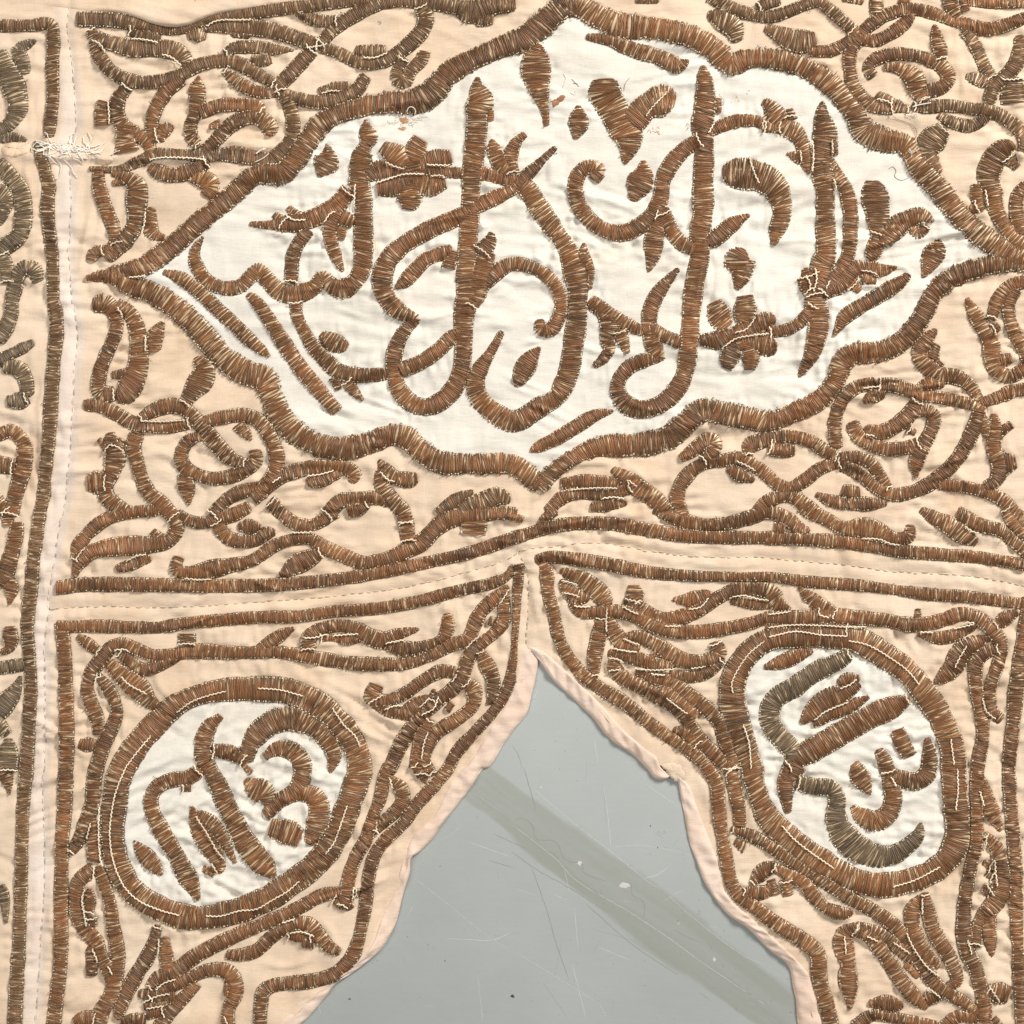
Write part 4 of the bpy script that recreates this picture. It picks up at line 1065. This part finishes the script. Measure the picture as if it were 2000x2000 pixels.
# ------------------------------------------------------------------ embroidery
NAMES = {'B': 'border_band', 'V': 'vine_scroll', 'L': 'leaf', 'C': 'cartouche_border', 'M': 'medallion_ring', 'K': 'calligraphy_stroke', 'D': 'diamond_dot', 'F': 'flower_petal'}
PAL = {'0': np.array([(.235, .104, .042), (.310, .128, .048), (.190, .092, .040), (.130, .070, .034), (.37, .178, .072)]),
       '1': np.array([(.205, .108, .050), (.170, .096, .046), (.250, .120, .054), (.115, .068, .036), (.32, .18, .085)]),
       '2': np.array([(.195, .136, .080), (.165, .112, .066), (.225, .150, .086), (.115, .080, .048), (.33, .235, .14)])}
PW = np.array([.34, .24, .2, .14, .08])
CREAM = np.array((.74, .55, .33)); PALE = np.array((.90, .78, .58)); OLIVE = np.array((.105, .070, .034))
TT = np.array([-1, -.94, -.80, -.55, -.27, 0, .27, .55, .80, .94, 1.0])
CNT = {}
def which(code, Q):
    c = Q[len(Q) // 2, :2]; x, y = np.array([c[0]]), np.array([c[1]])
    if code[0] == 'C': return 'cartouche'
    if code[0] == 'M': return 'med_l' if c[0] < 1000 else 'med_r'
    for k in ('cartouche', 'med_l', 'med_r', 'side', 'low_l', 'low_r'):
        if inside(POLY[k], x, y)[0]: return k
    return 'main'
def smooth_rand(r, n, s):
    f = r.standard_normal(n + int(8 * s) + 2); g = np.exp(-.5 * (np.arange(-int(4 * s), int(4 * s) + 1) / s)**2)
    f = np.convolve(f, g / np.sqrt((g**2).sum()), 'same'); h = int(4 * s); return f[h:h + n]

def stroke(code, Q, tan, seed):
    r = np.random.default_rng(seed); big = code[0] in 'CM'
    sp = 2.4
    n = max(4, int(len(Q) / sp)); base = np.linspace(0, len(Q) - 1, n)
    pos = np.clip(base + r.normal(0, .28, n) + .75 * np.sin(np.cumsum(r.uniform(.9, 2.6, n))), 0, len(Q) - 1)
    cx = np.interp(pos, np.arange(len(Q)), Q[:, 0]); cy = np.interp(pos, np.arange(len(Q)), Q[:, 1]); w = np.interp(pos, np.arange(len(Q)), Q[:, 2])
    tx = np.interp(pos, np.arange(len(Q)), tan[:, 0]); ty = np.interp(pos, np.arange(len(Q)), tan[:, 1])
    L = np.hypot(tx, ty); tx, ty = tx / L, ty / L; nx, ny = -ty, tx
    # rounded ends
    e = np.minimum(base, len(Q) - 1 - base); cap = np.clip(e / np.maximum(w * .16, 1), 0, 1)
    if code[0] not in 'CM' and len(Q) > 1.7 * w.mean(): w = w * (.72 + .28 * np.sqrt(np.clip(1 - (1 - cap)**2, 0, 1)))
    w = w * (1 + .035 * smooth_rand(r, n, 3.0))
    Hs = np.clip(.19 * w, 2.8, 6.4) * (.82 if code[0] in 'DKF' and w.max() > 38 else 1.0)
    lift = r.uniform(.7, 1.7) + (1.0 if code[0] in 'CM' else 0)
    slant = smooth_rand(r, n, 9) * .10 + r.normal(0, .05, n)
    gap = np.zeros(n); ng = r.poisson(n / (20 if code[0] == 'C' else 60))          # places where the metal parts over the padding
    for g in r.integers(0, n, ng) + .5:
        d = np.arange(n) - g; gap += np.sign(d) * np.exp(-(np.abs(d) - .5) / 1.4) * r.uniform(.8, 2.6 if code[0] == 'C' else 1.9)
    jw = 1.3 if code[0] == 'C' else .35
    eL = w / 2 + r.normal(0, jw, n); eR = w / 2 + r.normal(0, jw, n)
    skew = r.normal(0, .5, n)
    # ---- threads
    t = TT[None, :]; half = np.where(t < 0, eL[:, None], eR[:, None])
    along = slant[:, None] * t * w[:, None] * .5 + gap[:, None] * (1 - t**2) + skew[:, None] * (1 - t**4) + r.normal(0, .22, (n, 11))
    X = cx[:, None] + nx[:, None] * t * half + tx[:, None] * along
    Y = cy[:, None] + ny[:, None] * t * half + ty[:, None] * along
    prof = (1 - np.abs(t)**2.6)**.58
    Z = hz(X, Y) + lift * (.35 + .65 * prof) + prof * Hs[:, None] + r.normal(0, .22, (n, 1)) * prof
    rad = (1.38 + r.normal(0, .16, n))[:, None] * (1 - .28 * np.abs(t)**4)
    V = np.stack([np.stack([X + tx[:, None] * rad * o, Y + ty[:, None] * rad * o, Z + rad * q], -1) for o, q in ((-1, -.9), (-.45, .42), (.45, .45), (1, -.9))], 2)   # n,9,4,3
    pal = PAL[code[1]]; drift = smooth_rand(r, n, 14)
    pw = PW[None] * np.exp(np.outer(drift, np.array([0, .55, 0, -.6, .15])) + r.normal(0, .25, (n, 5)) * .6); pw /= pw.sum(1, keepdims=True)
    ci = (np.cumsum(pw, 1) < r.random((n, 1))).sum(1).clip(0, 4); c = (pal[ci] * .7 + pal[0] * .3) * (1 + r.normal(0, .12, (n, 1))) * (1 + .10 * drift[:, None])
    gold = r.random(n) < (.16 if code[1] == '2' else .14)
    gw = (np.exp(-((TT[None] - r.uniform(-.7, .7, n)[:, None]) / r.uniform(.12, .34, n)[:, None])**2) * gold[:, None] * r.uniform(.3, 1.25, n)[:, None])[:, :, None]
    edge_olive = (.62 * np.abs(TT)**3 * (1 + .5 * smooth_rand(r, n, 10)[:, None])).clip(0, .85)[:, :, None]          # thread colour runs from its own tint at the crest to dark olive at the sides
    cc = c[:, None] * (1 - edge_olive) + OLIVE * edge_olive
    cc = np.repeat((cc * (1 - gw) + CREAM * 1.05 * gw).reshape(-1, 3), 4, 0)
    acc = Acc(); k = 44
    a = np.arange(n)[:, None, None] * k; i = np.arange(10)[None, :, None] * 4; j = np.arange(3)[None, None, :]
    q = a + i + j
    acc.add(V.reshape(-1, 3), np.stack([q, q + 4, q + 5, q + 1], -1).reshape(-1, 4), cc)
    # ---- padding cord below, showing where threads part
    m = max(3, n // 2); ps = np.linspace(0, n - 1, m); f = lambda v: np.interp(ps, np.arange(n), v)
    PT = np.array([-.95, -.8, -.45, 0, .45, .8, .95]); pp = (1 - np.abs(PT)**2.6)**.58
    PX = f(cx)[:, None] + f(nx)[:, None] * PT * f(w)[:, None] / 2; PY = f(cy)[:, None] + f(ny)[:, None] * PT * f(w)[:, None] / 2
    PZ = hz(PX, PY) + lift * .35 + pp * (f(Hs)[:, None] + lift * .65) - 1.5
    a = np.arange(m - 1)[:, None] * 7 + np.arange(6)[None]
    acc.add(np.stack([PX, PY, PZ], -1).reshape(-1, 3), np.stack([a, a + 7, a + 8, a + 1], -1).reshape(-1, 4), CREAM * .8)
    # ---- pale couching beads along both edges
    for side, half1 in ((-1, eL), (1, eR)):
        s = np.nonzero((np.arange(n) + r.integers(0, 2)) % 2 == 0)[0]; s = s[r.random(len(s)) < .8]
        if len(s) == 0: continue
        sl = slant[s] * side * w[s] * .5 + r.normal(0, .5, len(s))
        bx = cx[s] + nx[s] * side * (half1[s] - 2.7) + tx[s] * sl; by = cy[s] + ny[s] * side * (half1[s] - 2.7) + ty[s] * sl
        bz = hz(bx, by) + lift * .6 + .58 * Hs[s]; sz = r.uniform(.7, 1.35, len(s))
        ring = np.stack([np.stack([bx + nx[s] * 1.45 * sz * math.cos(q) + tx[s] * 1.2 * sz * math.sin(q), by + ny[s] * 1.45 * sz * math.cos(q) + ty[s] * 1.2 * sz * math.sin(q), bz + 0 * q], -1) for q in np.arange(6) * math.pi / 3], 1)
        top = np.stack([bx, by, bz + 1.9 * sz], -1)[:, None]
        VV = np.concatenate([ring, top], 1)                       # 7 per bead
        b0 = np.arange(len(s))[:, None, None] * 7
        FF = np.array([[0, 1, 2, 6], [2, 3, 4, 6], [4, 5, 0, 6]])
        bc = np.where(r.random((len(s), 1)) < .74, PALE[None], pal[4][None]) * r.uniform(.75, 1.1, (len(s), 1))
        acc.add(VV.reshape(-1, 3), (b0 + FF[None]).reshape(-1, 4), np.repeat(bc, 7, 0))
    # ---- loose loops along the worn cartouche border and on some other strokes
    nf = int(n * (.24 if code[0] == 'C' else .02))
    for _ in range(nf):
        s = r.integers(0, n); sd = r.choice([-1, 1]); hw = w[s] / 2; L = r.uniform(1, 5)
        tt = np.linspace(0, 1, 5); o = hw * r.uniform(.75, 1.0)
        dx = r.normal(0, 2.5)
        X = cx[s] + nx[s] * sd * (o + L * np.sin(tt * math.pi * .8)) + tx[s] * (dx + 4 * r.choice([-1, 1]) * tt)
        Y = cy[s] + ny[s] * sd * (o + L * np.sin(tt * math.pi * .8)) + ty[s] * (dx + 4 * r.choice([-1, 1]) * tt)
        Zz = hz(X, Y) + 1.6 + 2.2 * np.sin(tt * math.pi)
        acc.tube(np.c_[X, Y, Zz], .55, pal[r.integers(0, 4)] * r.uniform(.8, 1.3), 3)
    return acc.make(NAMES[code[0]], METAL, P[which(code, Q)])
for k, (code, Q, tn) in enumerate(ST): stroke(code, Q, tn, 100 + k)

# ------------------------------------------------------------------ pale couching cords lying on the embroidery
def surf(x, y): 
    u = np.clip(((x - LO) / G).round().astype(int), 0, N - 1); v = np.clip(((y - LO) / G).round().astype(int), 0, N - 1)
    return hz(x, y) + TOPO[v, u]
TOPO = np.zeros((N, N))
for code, Q, tn in ST:
    n = np.stack([-tn[:, 1], tn[:, 0]], 1); Hs = np.clip(.19 * Q[:, 2], 2.8, 6.4)
    for f in np.linspace(-1, 1, 31):
        q = Q[:, :2] + n * (f * Q[:, 2] * .5)[:, None]; z = Hs * (1 - abs(f)**2.6)**.58 + 1.8
        i = np.clip(((q[:, 1] - LO) / G).round().astype(int), 0, N - 1); j = np.clip(((q[:, 0] - LO) / G).round().astype(int), 0, N - 1)
        np.maximum.at(TOPO, (i, j), z)
for _ in range(2):
    TOPO = np.maximum.reduce([TOPO] + [np.roll(TOPO, sh, ax) for sh in (-1, 1) for ax in (0, 1)])
TOPO = np.maximum(blur(TOPO, 2.5), 0)
rc = np.random.default_rng(5)
cords = {k: Acc() for k in P}
def cord(Q, r=1.3, amp=.9):
    n = len(Q); t = tangents(np.c_[Q, Q[:, :1]]); nn = np.stack([-t[:, 1], t[:, 0]], 1)
    z = surf(Q[:, 0], Q[:, 1]) + 2.6
    ph = np.arange(n) * 1.25 + rc.uniform(0, 6)
    q = Q + nn * (amp * np.sin(ph))[:, None] + rc.normal(0, .25, Q.shape)
    rr = r * (1 + .35 * np.sin(ph * 2))
    k = which('S0', Q); cords[k].tube(np.c_[q, z + .4 * np.cos(ph)], rr, PALE * rc.uniform(.95, 1.2), 5)
for _, Pp in LINES:
    Q = catmull(Pp, 1.6)[:, :2]
    if len(Q) > 3: cord(Q)
DEN = np.zeros((N, N))                                   # strokes whose end is sewn onto a neighbour get a line of stitches across it
for code, Q, tn in ST:
    if code[0] in 'CMDBF': continue
    for e, sg in ((0, 1), (-1, -1)):
        c = Q[e, :2]; w = Q[e, 2]
        if w < 14 or rc.random() < .55: continue
        o = c - sg * tn[e] * 7                            # just beyond the end
        i, j = int((o[1] - LO) / G), int((o[0] - LO) / G)
        if not (0 <= i < N and 0 <= j < N) or SM[i, j] < .6: continue
        n = np.array([-tn[e][1], tn[e][0]]); f = np.linspace(-.5, .5, max(4, int(w / 1.6)))
        Qc = c + n * (f * w)[:, None] + tn[e] * sg * (2 + 3 * np.cos(f * 3))[:, None]
        cord(Qc)
for k, a in cords.items():
    if a.n: a.make('couching_cord', COTTON, P[k], 'stuff')

# ------------------------------------------------------------------ running stitches of the seams
def seam(line, step, dash, name, parent, col, skip=()):
    Q = catmull(line, 1.0)[:, :2]; acc = Acc(); s = 0; r = np.random.default_rng(len(Q))
    while s < len(Q) - dash - 4:
        d = int(dash * r.uniform(.7, 1.3)); q = Q[s:s + d + 1:2]; s += int(step * r.uniform(.85, 1.2))
        if len(q) < 3 or any(a < q[0][1] < b for a, b in skip): continue
        q = q + r.normal(0, .7, 2); f = np.sin(np.linspace(0, math.pi, len(q)))
        acc.tube(np.c_[q, hz(q[:, 0], q[:, 1]) + .3 + 1.3 * f], .95, np.array(col) * r.uniform(.6, 1.1), 5)
    acc.make(name, COTTON, parent, 'stuff')
seam(S1, 17, 11, 'seam_stitching', P['main'], (.80, .72, .60), ((262, 322),))
seam(S2, 16, 10, 'seam_stitching', P['main'], (.74, .60, .44))
seam(S3, 12, 7, 'seam_stitching', P['low_l'], (.62, .50, .36))

# ------------------------------------------------------------------ tears, darns and loose fibres
def curl(acc, x, y, L, a, r, col, z=2.0, wig=.5, n=14, sides=4, rg=rng):
    p = [(x, y)]; st = L / n
    for _ in range(n): a += rg.normal(0, wig); p.append((p[-1][0] + st * math.cos(a), p[-1][1] + st * math.sin(a)))
    p = np.array(p); q = catmull(p, 1.5)[:, :2]
    zz = surf(q[:, 0], q[:, 1]) + z * (.4 + .6 * np.sin(np.linspace(0, math.pi, len(q))))
    acc.tube(np.c_[q, zz], r, col, sides)
fr = np.random.default_rng(21)
ta = Acc(); IV = np.array((.86, .80, .70))
for _ in range(70):
    x, y = fr.uniform(88, 185), fr.normal(290, 6)
    curl(ta, x, y, fr.uniform(10, 34), fr.choice([0, math.pi]) + fr.normal(0, .35), fr.uniform(.8, 1.25), IV * fr.uniform(1.0, 1.12), 4.0, .33, rg=fr)
for _ in range(14): curl(ta, fr.uniform(88, 205), 305 + fr.normal(0, 4), fr.uniform(20, 60), fr.normal(.1, .25), .9, IV, 2.5, .22, rg=fr)
ta.make('frayed_threads', COTTON, P['main'], 'stuff')
def torn(name, pts, mat, lift, parent, seed, col=(1, 1, 1)):
    """small ragged lip of cloth standing proud of the panel"""
    r = np.random.default_rng(seed); Q = catmull(np.array(pts + pts[:1], float), 3.0)[:-1, :2]; Q = Q + r.normal(0, 1.0, Q.shape); k = len(Q); c = Q.mean(0)
    V = []
    for f, dz in ((1.0, .3), (.88, 1.0), (.6, 1.25), (.03, 1.1)):
        q = c + (Q - c) * f; V.append(np.c_[q, hz(q[:, 0], q[:, 1]) + dz * lift + r.normal(0, .25, k) * (f > .1)])
    V = np.vstack(V); i = np.arange(k); j = (i + 1) % k
    F = np.vstack([np.stack([i + m * k, j + m * k, j + (m + 1) * k, i + (m + 1) * k], 1) for m in range(3)])
    V = np.vstack([V, [(c[0], c[1], hz(c[0], c[1]) + 1.1 * lift)]]); F = np.vstack([F, np.stack([i + 3 * k, j + 3 * k, np.full(k, 4 * k), i + 3 * k], 1)[:, [0, 1, 2, 2]][:0]])
    V2 = np.vstack([V]); o = mesh(name, V2, F, mat, np.array(col), True, parent)
    return o
torn('torn_cloth', T(0, 0, '10 1120,90 1080,200 1060,240 1110,210 1160,100 1190,30 1170'), TAN, 2.2, P['side'], 2, (1.05, 1.02, .98))
torn('torn_cloth', T(0, 0, '360 1100,500 1090,620 1120,700 1150,640 1200,480 1215,380 1170'), TAN, 2.0, P['main'], 3, (1.1, 1.12, 1.15))
torn('torn_cloth', T(0, 0, '740 1190,830 1180,860 1220,800 1250,740 1240'), TAN, 2.4, P['main'], 4, (1.1, 1.05, 1.0))
torn('darn_patch', T(2, 0, '292 770,330 745,400 715,405 745,350 790,305 822'), METAL, 1.2, P['cartouche'], 5, (.36, .18, .09))
torn('darn_patch', T(1, 0, '1075 885,1150 885,1150 930,1110 940,1080 920'), METAL, 1.0, P['cartouche'], 6, (.48, .26, .14))
torn('darn_patch', T(1, 0, '1060 975,1110 955,1150 972,1110 990'), METAL, .9, P['cartouche'], 7, (.48, .27, .15))
torn('folded_corner', T(2, 3, '1130 -20,1200 -50,1270 -20,1310 60,1285 112,1240 98,1195 66'), TAN, 2.6, P['low_r'], 9)
tf = Acc()
for cx_, cy_, n_, L_ in ((500 + 1210 * K, 910 * K, 10, 18), (500 + 1050 * K, 915 * K, 8, 12), (1500 + 1090 * K, 870 * K, 7, 13), (1500 + 1080 * K, 1150 * K, 6, 12), (1500 + 730 * K, 595 * K, 4, 6)):
    for _ in range(n_): curl(tf, cx_ + fr.normal(0, 6), cy_ + fr.normal(0, 3), fr.uniform(.5, 1.2) * L_, fr.choice([-.3, math.pi - .3]) + fr.normal(0, .6), .5, IV, 3, .35, rg=fr)
Q = catmull(T(3, 0, '1085 812,1130 800,1222 785'), 1.5)[:, :2]; tf.tube(np.c_[Q, surf(Q[:, 0], Q[:, 1]) + 3], 1.3, IV)
Q = catmull(T(1, 0, '5 1165,40 1140,80 1128'), 1.5)[:, :2]; tf.tube(np.c_[Q, surf(Q[:, 0], Q[:, 1]) + 4], 1.6, IV)
Q = catmull(T(1, 0, '0 1230,60 1200,100 1165'), 1.5)[:, :2]; tf.tube(np.c_[Q, surf(Q[:, 0], Q[:, 1]) + 4], .9, IV)
Q = catmull(T(1, 0, '1140 850,1155 820,1180 815,1205 840,1200 870'), 1.5)[:, :2]; tf.tube(np.c_[Q, surf(Q[:, 0], Q[:, 1]) + 4], .9, IV)
for s in ('390 560,405 590,400 620,385 660', '480 690,470 715,440 700'): 
    Q = catmull(T(2, 0, s), 1.5)[:, :2]; tf.tube(np.c_[Q, surf(Q[:, 0], Q[:, 1]) + 1.5], .8, IV)
tf.make('frayed_threads', COTTON, P['cartouche'], 'stuff')
hr = Acc(); HB = (.10, .08, .07)
for c, rr, s in ((3, 0, '910 1275,940 1260,965 1290,955 1330,1000 1360,1060 1345'), (3, 0, '920 870,960 900,1050 930,1110 970,1120 1020,1085 1070'), (2, 0, '885 590,850 640,845 690'), (2, 0, '450 600,480 630,505 655'), (2, 0, '460 630,495 635'),
                 (2, 0, '1560 720,1600 760,1590 800'), (2, 0, '1310 960,1320 935,1335 960,1310 990'), (1, 0, '1445 450,1455 435,1470 450,1450 465'), (1, 0, '920 160,945 170,930 185'), (0, 0, '1470 0,1500 40,1510 70')):
    Q = catmull(T(c, rr, s), 1.5)[:, :2]; hr.tube(np.c_[Q, surf(Q[:, 0], Q[:, 1]) + 1.3], .42, HB, 3)
for _ in range(26):                                       # rusty specks where threads have broken away
    x, y = (1000 + fr.uniform(1520, 1780) * K, fr.uniform(680, 790) * K) if fr.random() < .6 else (1000 + fr.uniform(1040, 1120) * K, fr.uniform(960, 1010) * K)
    curl(hr, x, y, fr.uniform(2, 9), fr.uniform(0, 6.3), .5, (.42, .24, .12), 1.0, .6, n=5, sides=3, rg=fr)
hr.make('stray_hairs', COTTON, P['main'], 'stuff')
